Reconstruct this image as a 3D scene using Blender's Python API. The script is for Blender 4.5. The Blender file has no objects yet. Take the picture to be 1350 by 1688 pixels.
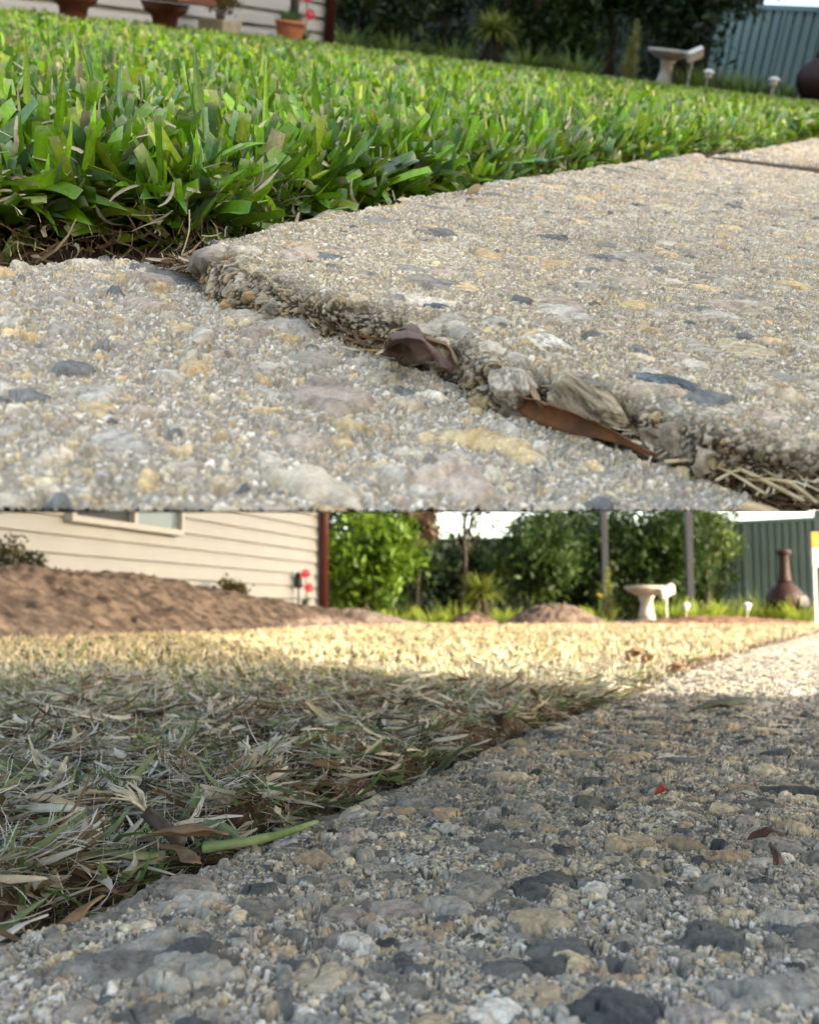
import bpy, bmesh, math, random
import numpy as np
from mathutils import Matrix, Vector, Euler

# ------------------------------------------------------------------ camera, sky, sun, exposure
SC = bpy.context.scene
COL = SC.collection
W, H, F = 1350.0, 1688.0, 1700.0          # photograph size and focal length in its pixels
PITCH = math.atan(166 / F)                # camera looks slightly up
CAM = Vector((0, 0, 0.10))                # camera held ten centimetres above the path
cam_d = bpy.data.cameras.new("camera")
cam = bpy.data.objects.new("camera", cam_d); COL.objects.link(cam)
cam.location = CAM
cam.rotation_euler = (math.pi / 2 + PITCH, 0, 0)
cam_d.sensor_fit = 'HORIZONTAL'; cam_d.sensor_width = 36.0
cam_d.lens = F / W * 36.0
cam_d.clip_start = 0.01; cam_d.clip_end = 2000
cam_d.dof.use_dof = True
cam_d.dof.focus_distance = 0.46
cam_d.dof.aperture_fstop = 24.0
SC.camera = cam

SUN_EL = math.radians(24)
SUN_BACK = math.radians(25)               # the sun stands to the right, a little behind the camera
sdir = Vector((math.cos(SUN_BACK) * math.cos(SUN_EL), -math.sin(SUN_BACK) * math.cos(SUN_EL), math.sin(SUN_EL)))
sun_d = bpy.data.lights.new("sun", 'SUN')
sun_d.energy = 1.75; sun_d.angle = math.radians(0.5); sun_d.color = (1.0, 0.96, 0.90)
sun = bpy.data.objects.new("sun", sun_d); COL.objects.link(sun)
sun.rotation_euler = sdir.to_track_quat('Z', 'Y').to_euler()
world = bpy.data.worlds.new("World"); SC.world = world
world.use_nodes = True
wn = world.node_tree.nodes; wl = world.node_tree.links
sky = wn.new("ShaderNodeTexSky"); sky.sky_type = 'NISHITA'; sky.sun_disc = False
sky.sun_elevation = SUN_EL
sky.sun_rotation = math.atan2(sdir.x, sdir.y)
sky.air_density = 1.0; sky.dust_density = 2.5; sky.ozone_density = 1.0
wn["Background"].inputs[1].default_value = 0.15
wl.new(sky.outputs[0], wn["Background"].inputs[0])
SC.view_settings.view_transform = 'Standard'
SC.view_settings.look = 'None'
SC.view_settings.gamma = 1.0
SC.view_settings.exposure = 2.7
SC.view_settings.use_white_balance = True
SC.view_settings.white_balance_temperature = 7500
SC.cycles.use_denoising = True
SC.cycles.max_bounces = 6
SC.cycles.diffuse_bounces = 3
SC.cycles.transparent_max_bounces = 8

# ------------------------------------------------------------------ frames: the near yard and the sloping upper yard
class Frame:
    def __init__(self, X, Y, Z):
        self.X, self.Y, self.Z = X, Y, Z
        R = Matrix((X, Y, Z)).transposed().to_4x4()
        self.M = Matrix.Translation(CAM - 0.10 * Z) @ R
    def ray(self, px, py):
        d = RT * ((px - W / 2) / F) + UP * ((H / 2 - py) / F) + FW
        return Vector((d.dot(self.X), d.dot(self.Y), d.dot(self.Z)))
    def onz(self, px, py, z=0.0):
        d = self.ray(px, py); t = (z - 0.10) / d.z
        return Vector((d.x * t, d.y * t, z))
    def ony(self, px, py, Y):
        d = self.ray(px, py); t = Y / d.y
        return Vector((d.x * t, Y, 0.10 + d.z * t))
RT = Vector((1, 0, 0))
FW = Vector((0, math.cos(PITCH), math.sin(PITCH)))
UP = Vector((0, -math.sin(PITCH), math.cos(PITCH)))
LOW = Frame(Vector((1, 0, 0)), Vector((0, 1, 0)), Vector((0, 0, 1)))
HZ, ROLL = 72.0, 0.12                      # horizon of the upper yard: row at the centre column, and its slope
_s = (844 - HZ) / F
Zu = (RT * ROLL + UP - FW * _s).normalized()
Yu = (UP * _s + FW).normalized()
Yu = (Yu - Zu * Yu.dot(Zu)).normalized()
Xu = Yu.cross(Zu).normalized()
UPP = Frame(Xu, Yu, Zu)

rng = np.random.default_rng(7)
random.seed(7)

# ------------------------------------------------------------------ numpy noise and mesh helpers
def h2(ix, iy, seed):
    a = (ix.astype(np.int64) * 374761393 + iy.astype(np.int64) * 668265263 + seed * 974634777) & 0xFFFFFFFF
    a = ((a ^ (a >> 13)) * 1274126177) & 0xFFFFFFFF
    a = ((a ^ (a >> 16)) * 2246822519) & 0xFFFFFFFF
    return ((a ^ (a >> 15)) & 0xFFFFFF).astype(np.float32) / float(0x1000000)
def vn(x, y, f, seed):
    x = x * f + 1000.0; y = y * f + 1000.0
    ix = np.floor(x); iy = np.floor(y); u = x - ix; v = y - iy
    u = u * u * (3 - 2 * u); v = v * v * (3 - 2 * v)
    a = h2(ix, iy, seed); b = h2(ix + 1, iy, seed); c = h2(ix, iy + 1, seed); d = h2(ix + 1, iy + 1, seed)
    return (a * (1 - u) + b * u) * (1 - v) + (c * (1 - u) + d * u) * v
def fbm(x, y, f, seed, o=3):
    r = 0; a = 0.5
    for i in range(o):
        r = r + a * vn(x, y, f * 2 ** i, seed + 17 * i); a *= 0.5
    return r / (1 - 0.5 ** o)
def pts_mesh(name, V, Q, C=None, smooth=False):
    me = bpy.data.meshes.new(name)
    V = np.asarray(V, np.float32); Q = np.asarray(Q, np.int32)
    n, m, k = len(V), len(Q), Q.shape[1]
    me.vertices.add(n); me.vertices.foreach_set("co", V.ravel())
    me.loops.add(m * k); me.loops.foreach_set("vertex_index", Q.ravel())
    me.polygons.add(m); me.polygons.foreach_set("loop_start", np.arange(0, m * k, k, dtype=np.int32))
    me.polygons.foreach_set("use_smooth", np.full(m, smooth))
    me.update(calc_edges=True)
    if C is not None:
        ca = me.color_attributes.new("Col", 'FLOAT_COLOR', 'POINT')
        c4 = np.ones((n, 4), np.float32); c4[:, :3] = C
        ca.data.foreach_set("color", c4.ravel())
    me.validate()
    return me
def link(name, me, mat, parent=None, M=None, kind=None):
    o = bpy.data.objects.new(name, me); COL.objects.link(o)
    if mat and not me.materials: me.materials.append(mat)
    if parent: o.parent = parent
    elif M is not None: o.matrix_world = M
    if kind: o['kind'] = kind
    return o
def tag(o, label, cat, group=None):
    o['label'] = label; o['category'] = cat
    if group: o['group'] = group
    return o
def thing(name, label, cat, fr, loc, rz=0.0, group=None, tilt=(0, 0), sc=1.0):
    o = bpy.data.objects.new(name, None); COL.objects.link(o)
    o.empty_display_size = 0.05
    o.matrix_world = fr.M @ Matrix.Translation(Vector(loc)) @ Euler((tilt[0], tilt[1], rz)).to_matrix().to_4x4() @ Matrix.Scale(sc, 4)
    return tag(o, label, cat, group)
class MB:
    """collects simple solids into one mesh"""
    def __init__(self): self.bm = bmesh.new()
    def box(self, c, s, rot=None, taper=1.0):
        r = bmesh.ops.create_cube(self.bm, size=1.0)['verts']
        for v in r:
            if v.co.z > 0: v.co.x *= taper; v.co.y *= taper
            v.co = Vector((v.co.x * s[0], v.co.y * s[1], v.co.z * s[2]))
            if rot is not None: v.co = rot @ v.co
            v.co += Vector(c)
        return self
    def lathe(self, prof, n=28, c=(0, 0, 0), rib=0, ribd=0.0, cap=True):
        rings = []
        for (r, z) in prof:
            rings.append([self.bm.verts.new((c[0] + (r * (1 + ribd * math.cos(rib * 2 * math.pi * i / n))) * math.cos(2 * math.pi * i / n),
                                             c[1] + (r * (1 + ribd * math.cos(rib * 2 * math.pi * i / n))) * math.sin(2 * math.pi * i / n), c[2] + z)) for i in range(n)])
        for a, b in zip(rings, rings[1:]):
            for i in range(n):
                self.bm.faces.new((a[i], a[(i + 1) % n], b[(i + 1) % n], b[i]))
        if cap:
            self.bm.faces.new(rings[0][::-1]); self.bm.faces.new(rings[-1])
        return self
    def tube(self, P, R, n=8):
        P = [Vector(p) for p in P]
        if not hasattr(R, '__len__'): R = [R] * len(P)
        rings = []; ref = Vector((0.31, 0.2, 0.93)).normalized()
        for i, p in enumerate(P):
            t = (P[min(i + 1, len(P) - 1)] - P[max(i - 1, 0)]).normalized()
            a = t.cross(ref)
            if a.length < 1e-3: a = t.cross(Vector((1, 0, 0)))
            a.normalize(); b = t.cross(a)
            rings.append([self.bm.verts.new(p + (a * math.cos(2 * math.pi * k / n) + b * math.sin(2 * math.pi * k / n)) * R[i]) for k in range(n)])
        for a, b in zip(rings, rings[1:]):
            for k in range(n):
                self.bm.faces.new((a[k], a[(k + 1) % n], b[(k + 1) % n], b[k]))
        self.bm.faces.new(rings[0][::-1]); self.bm.faces.new(rings[-1])
        return self
    def sheet(self, grid):
        vs = [[self.bm.verts.new(p) for p in row] for row in grid]
        for a, b in zip(vs, vs[1:]):
            for i in range(len(a) - 1):
                self.bm.faces.new((a[i], a[i + 1], b[i + 1], b[i]))
        return self
    def build(self, name, mat, parent=None, M=None, smooth=False, bevel=0.0, kind=None):
        if bevel > 0:
            bmesh.ops.bevel(self.bm, geom=self.bm.edges[:], offset=bevel, segments=2, affect='EDGES', profile=0.6)
        bmesh.ops.recalc_face_normals(self.bm, faces=self.bm.faces)
        me = bpy.data.meshes.new(name); self.bm.to_mesh(me); self.bm.free()
        if smooth:
            me.polygons.foreach_set("use_smooth", np.full(len(me.polygons), True))
        return link(name, me, mat, parent, M, kind)

# ------------------------------------------------------------------ materials
def mat(name, col=None, attr=False, rough=0.7, spec=0.3, trans=0.0, var=0.15, vscale=30.0, bump=0.0, bscale=200.0, col2=None, c2scale=8.0, metal=0.0, vor=False):
    m = bpy.data.materials.new(name); m.use_nodes = True
    n = m.node_tree.nodes; l = m.node_tree.links
    p = n["Principled BSDF"]; out = n["Material Output"]
    tc = n.new("ShaderNodeTexCoord")
    p.inputs["Roughness"].default_value = rough
    p.inputs["Specular IOR Level"].default_value = spec
    p.inputs["Metallic"].default_value = metal
    if attr:
        a = n.new("ShaderNodeAttribute"); a.attribute_name = "Col"; csrc = a.outputs["Color"]
    else:
        a = n.new("ShaderNodeRGB"); a.outputs[0].default_value = (*col, 1); csrc = a.outputs[0]
        if col2:
            nz2 = n.new("ShaderNodeTexNoise"); nz2.inputs["Scale"].default_value = c2scale; nz2.inputs["Detail"].default_value = 5
            l.new(tc.outputs["Object"], nz2.inputs["Vector"])
            rr = n.new("ShaderNodeValToRGB"); rr.color_ramp.elements[0].position = 0.42; rr.color_ramp.elements[1].position = 0.6
            l.new(nz2.outputs["Fac"], rr.inputs[0])
            mx = n.new("ShaderNodeMixRGB"); l.new(rr.outputs[0], mx.inputs[0]); l.new(csrc, mx.inputs[1])
            mx.inputs[2].default_value = (*col2, 1); csrc = mx.outputs[0]
    if var > 0:
        nz = n.new("ShaderNodeTexNoise"); nz.inputs["Scale"].default_value = vscale; nz.inputs["Detail"].default_value = 4
        l.new(tc.outputs["Object"], nz.inputs["Vector"])
        mr = n.new("ShaderNodeMapRange"); mr.inputs[1].default_value = 0.25; mr.inputs[2].default_value = 0.75
        mr.inputs[3].default_value = 1 - var; mr.inputs[4].default_value = 1 + var
        l.new(nz.outputs["Fac"], mr.inputs[0])
        vm = n.new("ShaderNodeVectorMath"); vm.operation = 'SCALE'
        l.new(csrc, vm.inputs[0]); l.new(mr.outputs[0], vm.inputs["Scale"]); csrc = vm.outputs[0]
    l.new(csrc, p.inputs["Base Color"])
    if bump > 0:
        if vor:
            bt = n.new("ShaderNodeTexVoronoi"); bt.inputs["Scale"].default_value = bscale; bo = bt.outputs["Distance"]
        else:
            bt = n.new("ShaderNodeTexNoise"); bt.inputs["Scale"].default_value = bscale; bt.inputs["Detail"].default_value = 4; bo = bt.outputs["Fac"]
        l.new(tc.outputs["Object"], bt.inputs["Vector"])
        b = n.new("ShaderNodeBump"); b.inputs["Strength"].default_value = bump; b.inputs["Distance"].default_value = 0.5 / bscale
        l.new(bo, b.inputs["Height"]); l.new(b.outputs[0], p.inputs["Normal"])
    if trans > 0:
        t = n.new("ShaderNodeBsdfTranslucent"); l.new(csrc, t.inputs["Color"])
        ms = n.new("ShaderNodeMixShader"); ms.inputs[0].default_value = trans
        l.new(p.outputs[0], ms.inputs[1]); l.new(t.outputs[0], ms.inputs[2]); l.new(ms.outputs[0], out.inputs["Surface"])
    return m
M = {}
M['concrete'] = mat("exposed_aggregate", attr=True, rough=0.85, spec=0.25, var=0.2, vscale=1100, bump=0.9, bscale=1300)
M['grass'] = mat("green_leaf", attr=True, rough=0.38, spec=0.45, trans=0.16, var=0.25, vscale=420)
M['thatch'] = mat("dry_thatch", attr=True, rough=0.75, spec=0.2, trans=0.2, var=0.15, vscale=300)
M['soil'] = mat("soil", (0.06, 0.042, 0.03), rough=0.95, spec=0.1, var=0.45, vscale=120, bump=0.8, bscale=160)
M['ground'] = mat("bare_ground", (0.22, 0.15, 0.10), rough=0.95, spec=0.1, var=0.3, vscale=6, bump=0.6, bscale=40)
M['mulch'] = mat("mulch", attr=True, rough=0.95, spec=0.1, var=0.3, vscale=60, bump=0.8, bscale=90)
M['leafy'] = mat("tree_leaf", attr=True, rough=0.55, spec=0.3, trans=0.4, var=0.1, vscale=8)
M['bark'] = mat("bark", (0.05, 0.038, 0.03), rough=0.9, var=0.4, vscale=20, bump=0.7, bscale=40)
M['siding'] = mat("cream_siding", (0.262, 0.274, 0.282), rough=0.55, var=0.05, vscale=4, bump=0.1, bscale=60)
M['trim'] = mat("cream_trim", (0.31, 0.32, 0.325), rough=0.5, var=0.05)
M['pipe'] = mat("brown_downpipe", (0.065, 0.016, 0.014), rough=0.45, var=0.1)
M['glass'] = mat("window_glass", (0.12, 0.165, 0.20), rough=0.12, spec=0.4, var=0.1, vscale=2)
M['glassdark'] = mat("window_screen", (0.025, 0.03, 0.034), rough=0.6, spec=0.3, var=0.1, vscale=3)
M['fence'] = mat("green_sheet_fence", (0.12, 0.185, 0.165), rough=0.5, spec=0.4, var=0.12, vscale=1.5)
M['fenceshade'] = mat("shade_green_fence", (0.012, 0.022, 0.018), rough=0.6, spec=0.3, var=0.15, vscale=1.5)  # dark green lowered to near black to paint in the trees' shade
M['stone'] = mat("pale_cast_stone", (0.40, 0.38, 0.34), rough=0.85, var=0.3, vscale=11, bump=0.4, bscale=60)
M['clay'] = mat("red_brown_clay", (0.030, 0.012, 0.010), rough=0.6, spec=0.25, var=0.25, vscale=10, bump=0.3, bscale=60)
M['terracotta'] = mat("terracotta", (0.42, 0.16, 0.09), rough=0.8, var=0.15, vscale=12, bump=0.2, bscale=60)
M['steel'] = mat("grey_post", (0.022, 0.026, 0.033), rough=0.55, var=0.1)
M['white'] = mat("white_paint", (0.55, 0.54, 0.51), rough=0.5, var=0.06)
M['orange'] = mat("orange_paint", (0.75, 0.33, 0.05), rough=0.5, var=0.08)
M['black'] = mat("black_metal", (0.02, 0.02, 0.022), rough=0.5, var=0.1)
M['wood'] = mat("red_brown_wood", (0.10, 0.035, 0.025), rough=0.5, var=0.3, vscale=14, bump=0.2, bscale=30)
M['planter'] = mat("weathered_planter", (0.33, 0.29, 0.24), rough=0.85, var=0.2, bump=0.3, bscale=40)
M['hedge'] = mat("sun_block_hedge_leaf", (.04, .075, .02), rough=.8, var=.5, vscale=12, bump=.8, bscale=20)
M['roof'] = mat("roof_tiles", (0.22, 0.10, 0.07), rough=0.8, var=0.2, vscale=4, bump=0.4, bscale=12)

# ------------------------------------------------------------------ unseen sun blockers added: a wall by the path, a hedge by the upper yard
root = thing("sun_block_wall", "unseen cream rendered wall added beside the camera to shade the path", "wall", LOW, (2.6, 0.1, 0))
MB().box((0.12, -3.0, 0.95), (0.22, 6.0, 2.1)).build("render_face", M['siding'], root, bevel=.01)
MB().box((0.12, -3.0, 2.03), (0.30, 6.06, 0.06)).build("coping", M['trim'], root, bevel=.008)
root = thing("sun_block_hedge", "unseen tall green hedge added right of the green lawn to shade it", "hedge", UPP, (2.7, -1.0, 0))
mb = MB()
for s in (0, 1):
    g = []
    for zz in range(7):
        row = []
        for yy in range(31):
            Y = 18.5 * yy / 30; top = min(3.9 + 0.55 * Y, 9.4); bot = 1.95 - 0.9 * math.exp(-((Y - 7.3) / 1.3) ** 2) + 0.35 * max(0, min(1, (5 - Y) / 1.5))  # underside shaped to set where sun reaches the lower yard
            row.append((0.5 * max(Y - 1, 0) + s * 0.7 + random.uniform(-.12, .12) * (0.2 if zz == 0 else 1), Y + random.uniform(-.1, .1), bot + (top - bot) * zz / 6 + random.uniform(-.1, .1) * (0 if zz == 0 else 1)))
        g.append(row)
    mb.sheet(g)
mb.build("foliage", M['hedge'], root)
for k in range(3):
    Y = 1.5 + 7 * k
    MB().tube([(0.5 * (Y - 1) + .35, Y, -.1), (0.5 * (Y - 1) + .35, Y, 2.6)], .05, 8).build("trunk", M['bark'], root)

# ------------------------------------------------------------------ exposed aggregate slabs
def poly_sd(x, y, poly):
    """signed distance to a polygon, positive inside"""
    best = np.full(x.shape, 1e9, np.float32); inside = np.zeros(x.shape, bool)
    n = len(poly)
    for i in range(n):
        ax, ay = poly[i]; bx, by = poly[(i + 1) % n]
        ex, ey = bx - ax, by - ay
        t = np.clip(((x - ax) * ex + (y - ay) * ey) / max(ex * ex + ey * ey, 1e-12), 0, 1)
        best = np.minimum(best, (x - ax - t * ex) ** 2 + (y - ay - t * ey) ** 2)
        if by != ay:
            c = ((ay > y) != (by > y)) & (x < ex * (y - ay) / ey + ax)
            inside ^= c
    d = np.sqrt(best)
    return np.where(inside, d, -d)
PAL = np.array([(.32, .31, .28), (.21, .205, .19), (.07, .076, .08), (.10, .105, .107), (.42, .35, .24), (.54, .47, .35), (.16, .155, .14),
                (.38, .29, .20), (.52, .49, .44), (.31, .27, .24), (.26, .25, .225)], np.float32)
PALW = np.array([(.47, .41, .30), (.50, .40, .24), (.40, .38, .34), (.13, .14, .145), (.34, .32, .28), (.42, .385, .32), (.45, .34, .20), (.24, .23, .215), (.45, .42, .36), (.35, .295, .25)], np.float32)
GRIT = np.array([(.44, .40, .32), (.37, .34, .29), (.50, .47, .42), (.31, .29, .265), (.42, .35, .24), (.27, .265, .255), (.35, .325, .29), (.60, .58, .53), (.46, .38, .25)], np.float32)
def stones(x, y, cell, seed, pres, rmin, rmax, asp=0.55, rough=0.35):
    gx = np.floor(x / cell); gy = np.floor(y / cell)
    bt = np.full(x.shape, -9.0, np.float32); bi = np.zeros((3,) + x.shape, np.float32); bu = np.zeros((2,) + x.shape, np.float32)
    wob = (vn(x, y, 2.2 / cell, seed + 5) - 0.5) * rough + (vn(x, y, 6.0 / cell, seed + 6) - 0.5) * rough * 0.6
    for dx in (-1, 0, 1):
        for dy in (-1, 0, 1):
            ix, iy = gx + dx, gy + dy
            r = (rmin + (rmax - rmin) * h2(ix, iy, seed + 1) ** 1.5) * cell
            cx = (ix + 0.5 + 0.75 * (h2(ix, iy, seed + 2) - 0.5)) * cell
            cy = (iy + 0.5 + 0.75 * (h2(ix, iy, seed + 3) - 0.5)) * cell
            a = h2(ix, iy, seed + 4) * 6.283
            ca, sa = np.cos(a), np.sin(a)
            u = (x - cx) * ca + (y - cy) * sa; v = -(x - cx) * sa + (y - cy) * ca
            v = v / (asp + (1 - asp) * h2(ix, iy, seed + 7))
            ang = np.arctan2(v, u); k = 3 + np.floor(h2(ix, iy, seed + 8) * 3)
            facet = 1 + 0.13 * np.cos(k * ang + 6.28 * h2(ix, iy, seed + 9))
            t = 1 - np.sqrt(u * u + v * v) / (r * facet) + wob
            t = np.where(h2(ix, iy, seed + 10) < pres, t, -9)
            m = t > bt
            bt = np.where(m, t, bt)
            bi[0] = np.where(m, h2(ix, iy, seed + 11), bi[0]); bi[1] = np.where(m, h2(ix, iy, seed + 12), bi[1]); bi[2] = np.where(m, h2(ix, iy, seed + 13), bi[2])
            bu[0] = np.where(m, u / r, bu[0]); bu[1] = np.where(m, v / r, bu[1])
    return bt, bi, bu
def pick(pal, f):
    return pal[np.clip((f * len(pal)).astype(int), 0, len(pal) - 1)]
def aggregate(x, y, style, seed):
    """height and colour of worn exposed aggregate: grit, then stones sunk in it and partly coated with it"""
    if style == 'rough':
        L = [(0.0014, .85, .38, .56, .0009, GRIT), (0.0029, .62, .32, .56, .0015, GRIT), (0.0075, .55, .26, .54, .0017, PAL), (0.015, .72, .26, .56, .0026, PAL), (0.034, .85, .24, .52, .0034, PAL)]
        base = np.array((.125, .12, .108)); tone = np.array((.94, .93, .89)); cover = .62  # mortar base darkened to paint shade into the crevices
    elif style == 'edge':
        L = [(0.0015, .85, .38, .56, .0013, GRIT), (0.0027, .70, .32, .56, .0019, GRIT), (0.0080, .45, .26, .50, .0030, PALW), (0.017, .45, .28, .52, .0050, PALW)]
        base = np.array((.075, .065, .05)); tone = np.array((.72, .66, .56)); cover = .6  # dirt-dark tone; base darker still to paint crevice shade
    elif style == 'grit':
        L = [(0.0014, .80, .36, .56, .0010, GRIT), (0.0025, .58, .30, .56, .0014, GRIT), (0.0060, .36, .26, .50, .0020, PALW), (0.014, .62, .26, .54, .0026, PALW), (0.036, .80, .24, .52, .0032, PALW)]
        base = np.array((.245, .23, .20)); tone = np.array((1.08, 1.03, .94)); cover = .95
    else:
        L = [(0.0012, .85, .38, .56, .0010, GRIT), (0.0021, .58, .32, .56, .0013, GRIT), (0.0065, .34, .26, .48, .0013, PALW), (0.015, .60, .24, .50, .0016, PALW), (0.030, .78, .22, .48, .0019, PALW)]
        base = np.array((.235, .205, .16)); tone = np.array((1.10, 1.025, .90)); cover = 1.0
    z = np.zeros(x.shape, np.float32)
    C = np.empty(x.shape + (3,), np.float32); C[...] = base
    C *= (0.75 + 0.5 * fbm(x, y, 300, seed + 90, 3))[..., None]
    wx = x + (fbm(x, y, 420, seed + 21, 2) - .5) * .0016; wy = y + (fbm(x, y, 420, seed + 22, 2) - .5) * .0016
    for i, (cell, pres, r0, r1, hh, pal) in enumerate(L):
        big = i >= 2
        t, idn, uv = stones(wx, wy, cell, seed + 100 * i, pres, r0, r1, 0.5 if big else .7, 0.55 if big else .3)
        if big:             # mortar and grit creep over the stone's rim and over patches of its top
            nzc = fbm(x, y, 1.4 / cell, seed + 70 + i, 4)
            t = t - np.clip(nzc - 0.40, 0, 1) * cover * 1.5 * (0.6 + .8 * idn[2])
        k = 3.2 if not big else 3.0
        prof = np.clip(t * k, 0, 1); prof = prof * (1.9 - 0.9 * prof)
        facet = np.maximum(uv[0] * (idn[1] - .5), uv[1] * (idn[2] - .5)) * 1.2
        tilt = (uv[0] * (idn[1] - 0.5) + uv[1] * (idn[2] - 0.5)) * 1.2
        hz = hh * (0.30 + 0.9 * idn[1]) * prof * (1 + tilt - facet)
        if big:
            hz = hz + prof * (fbm(x, y, 330, seed + 40 + i, 3) - 0.5) * 0.0012 + prof * hh * (fbm(x, y, 2.2 / cell, seed + 45 + i, 3) - .5) * .8
        m = t > 0
        if big:
            z = np.where(m, np.maximum(z * np.clip(1 - t * 5, 0, 1), hz + z * .15), z)
        else:
            z = np.where(m, np.maximum(z, hz), z)
        col = pick(pal, idn[0]) * (0.78 + 0.44 * idn[2])[..., None]
        if big:             # veins and mineral grain
            g = fbm(x + 2 * uv[0] * cell, y, 2.6 / cell, seed + 60 + i, 4)
            g2 = fbm(x, y, 700, seed + 65 + i, 2)
            col = col * (0.35 + 1.0 * g + 0.6 * (g2 - .35))[..., None]
            warm = np.clip((fbm(x, y, 1.1 / cell, seed + 66 + i, 2) - .5) * 3, 0, 1)[..., None]
            col = col * (1 - .35 * warm) + np.array((.40, .35, .27)) * .35 * warm
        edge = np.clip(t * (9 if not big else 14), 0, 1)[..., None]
        C = np.where(m[..., None], col * edge + (base if big else C) * (1 - edge), C)  # rims fade to the base colour, painting dark crevices around grains
    z += (fbm(x, y, 14, seed + 31, 3) - 0.5) * 0.004 + (fbm(x, y, 60, seed + 33, 2) - 0.5) * (0.003 if style == 'rough' else .0012)
    pm = fbm(x, y, 130, seed + 35, 3)          # pits and cracks in the worn surface
    z -= np.clip(pm - (.60 if style == 'rough' else .64), 0, 1) * (.022 if style == 'rough' else .014)
    ck = np.abs(fbm(x + .01 * fbm(x, y, 60, seed + 37, 2), y, 38, seed + 36, 3) - .5)
    z -= np.clip(1 - ck / .010, 0, 1) * (.0022 if style == 'rough' else .0006)
    blot = 0.80 + 0.40 * fbm(x, y, 9, seed + 32, 3)
    C = C * blot[..., None] * tone
    return z, np.clip(C, 0.01, 0.85)
def slab(name, fr, poly, z0, y0f, y1, k0, k1, style, seed, nx, ratio, er=0.006, depth=0.04, jit=0.004, seam=False, kind='structure', fine_to=0.0, ratio2=1.01, wall=4.0, wallrough=0.0, cut=None):
    ks = np.linspace(k0, k1, nx)
    if seam:
        yf = []
        for k in ks:            # the front edge of the raised yard: where the level sight line under it meets the slab
            n = fr.ray(0, 843.6).cross(fr.ray(1350, 843.6))      # plane of the front cut, through the eye
            # n.(x,y,z-.1)=0 with x=kY, z=z0
            yf.append(-n.z * (z0 - 0.10) / (n.x * k + n.y))
        yf = np.array(yf) * 0.965
    else:
        yf = np.full(nx, y0f)
    mul = [1.0]
    while mul[-1] * yf.mean() < y1:
        mul.append(mul[-1] * (ratio if mul[-1] * yf.mean() < fine_to else ratio2))
    mul = np.array(mul); ny = len(mul)
    Yg = (mul[:, None] * yf[None, :]).astype(np.float64)
    Xg = Yg * ks[None, :]
    d = poly_sd(Xg, Yg, poly).astype(np.float32)
    e = 1e-3
    gx = (poly_sd(Xg + e, Yg, poly) - poly_sd(Xg - e, Yg, poly)) / (2 * e); gy = (poly_sd(Xg, Yg + e, poly) - poly_sd(Xg, Yg - e, poly)) / (2 * e)
    gn = np.sqrt(gx * gx + gy * gy) + 1e-6; gx = gx / gn; gy = gy / gn
    d = d + (fbm(Xg, Yg, 110, seed + 3, 3) - 0.5) * 2 * jit + (fbm(Xg, Yg, 25, seed + 4, 2) - 0.5) * 2.2 * jit
    rr = np.clip(er - d, 0, er)
    drop = er - np.sqrt(np.maximum(er * er - rr * rr, 0))
    drop = drop * 0.8 + np.where(d < 0, np.minimum(-d * wall, depth), 0)
    wv = np.clip(1 - d / (er * .6), 0, 1)
    z, C = aggregate(Xg - gx * drop, Yg - gy * drop, style, seed)
    zz = z0 + z * (1 - .7 * wv) - drop
    out = z * wv * 1.0 + wv * (fbm(Xg - gx * drop, Yg - gy * drop, 90, seed + 8, 3) - .5) * 0.006 * wallrough
    Yg0, Xg0 = Yg, Xg
    Xg = Xg - gx * out; Yg = Yg - gy * out
    if seam:
        zs = 0.10 - (n.x * Xg + n.y * Yg) / n.z          # nothing hangs under the cut
        d = np.where(zz > zs, d, -1.0)
    V = np.stack([Xg, Yg, zz], -1)
    vid = np.arange(ny * nx).reshape(ny, nx)
    keep = d > -0.012
    q = np.stack([vid[:-1, :-1], vid[:-1, 1:], vid[1:, 1:], vid[1:, :-1]], -1)
    kk = keep[:-1, :-1] & keep[1:, 1:] & keep[:-1, 1:] & keep[1:, :-1]
    if cut is not None:          # leaves room for the broken edge, which is modelled along the joint
        dt = poly_sd(Xg, Yg, cut[0]); dj = np.min([np.abs(poly_sd(Xg, Yg, [p, q])) for p, q in zip(cut[1], cut[1][1:])], 0)
        ok_ = (dt > cut[2]) | (dj > 0.075)
        kk &= ok_[:-1, :-1] & ok_[1:, 1:]
    Q = q[kk]
    V = V.reshape(-1, 3); C = C.reshape(-1, 3)
    if seam:                    # thickness of the slab behind its front edge
        zb = z0 - 0.03
        yt = -n.z * (z0 - 0.10) / (n.x * ks + n.y); yb = -n.z * (zb - 0.10) / (n.x * ks + n.y)
        A = np.stack([ks * yt, yt * 1.001, np.full(nx, z0 - 0.0003)], -1)
        B = np.stack([ks * yb, yb * 1.001, np.full(nx, zb)], -1)
        s = len(V); inside = (poly_sd(ks * yt, yt, poly) > 0) & (poly_sd(ks * yb, yb, poly) > 0)
        V = np.concatenate([V, A, B]); C = np.concatenate([C, C[:nx], C[:nx] * 0.8])
        i0 = np.arange(nx - 1)[inside[:-1] & inside[1:]]
        Q = np.concatenate([Q, np.stack([s + nx + i0, s + nx + i0 + 1, s + i0 + 1, s + i0], -1)])
    used = np.zeros(len(V), bool); used[Q.ravel()] = True
    rm = np.cumsum(used) - 1
    me = pts_mesh(name, V[used], rm[Q], C[used], smooth=False)
    return link(name, me, M['concrete'], None, fr.M, kind)
def P2(fr, pts, z):
    return [tuple(fr.onz(px, py, z)[:2]) for px, py in pts]

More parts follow.
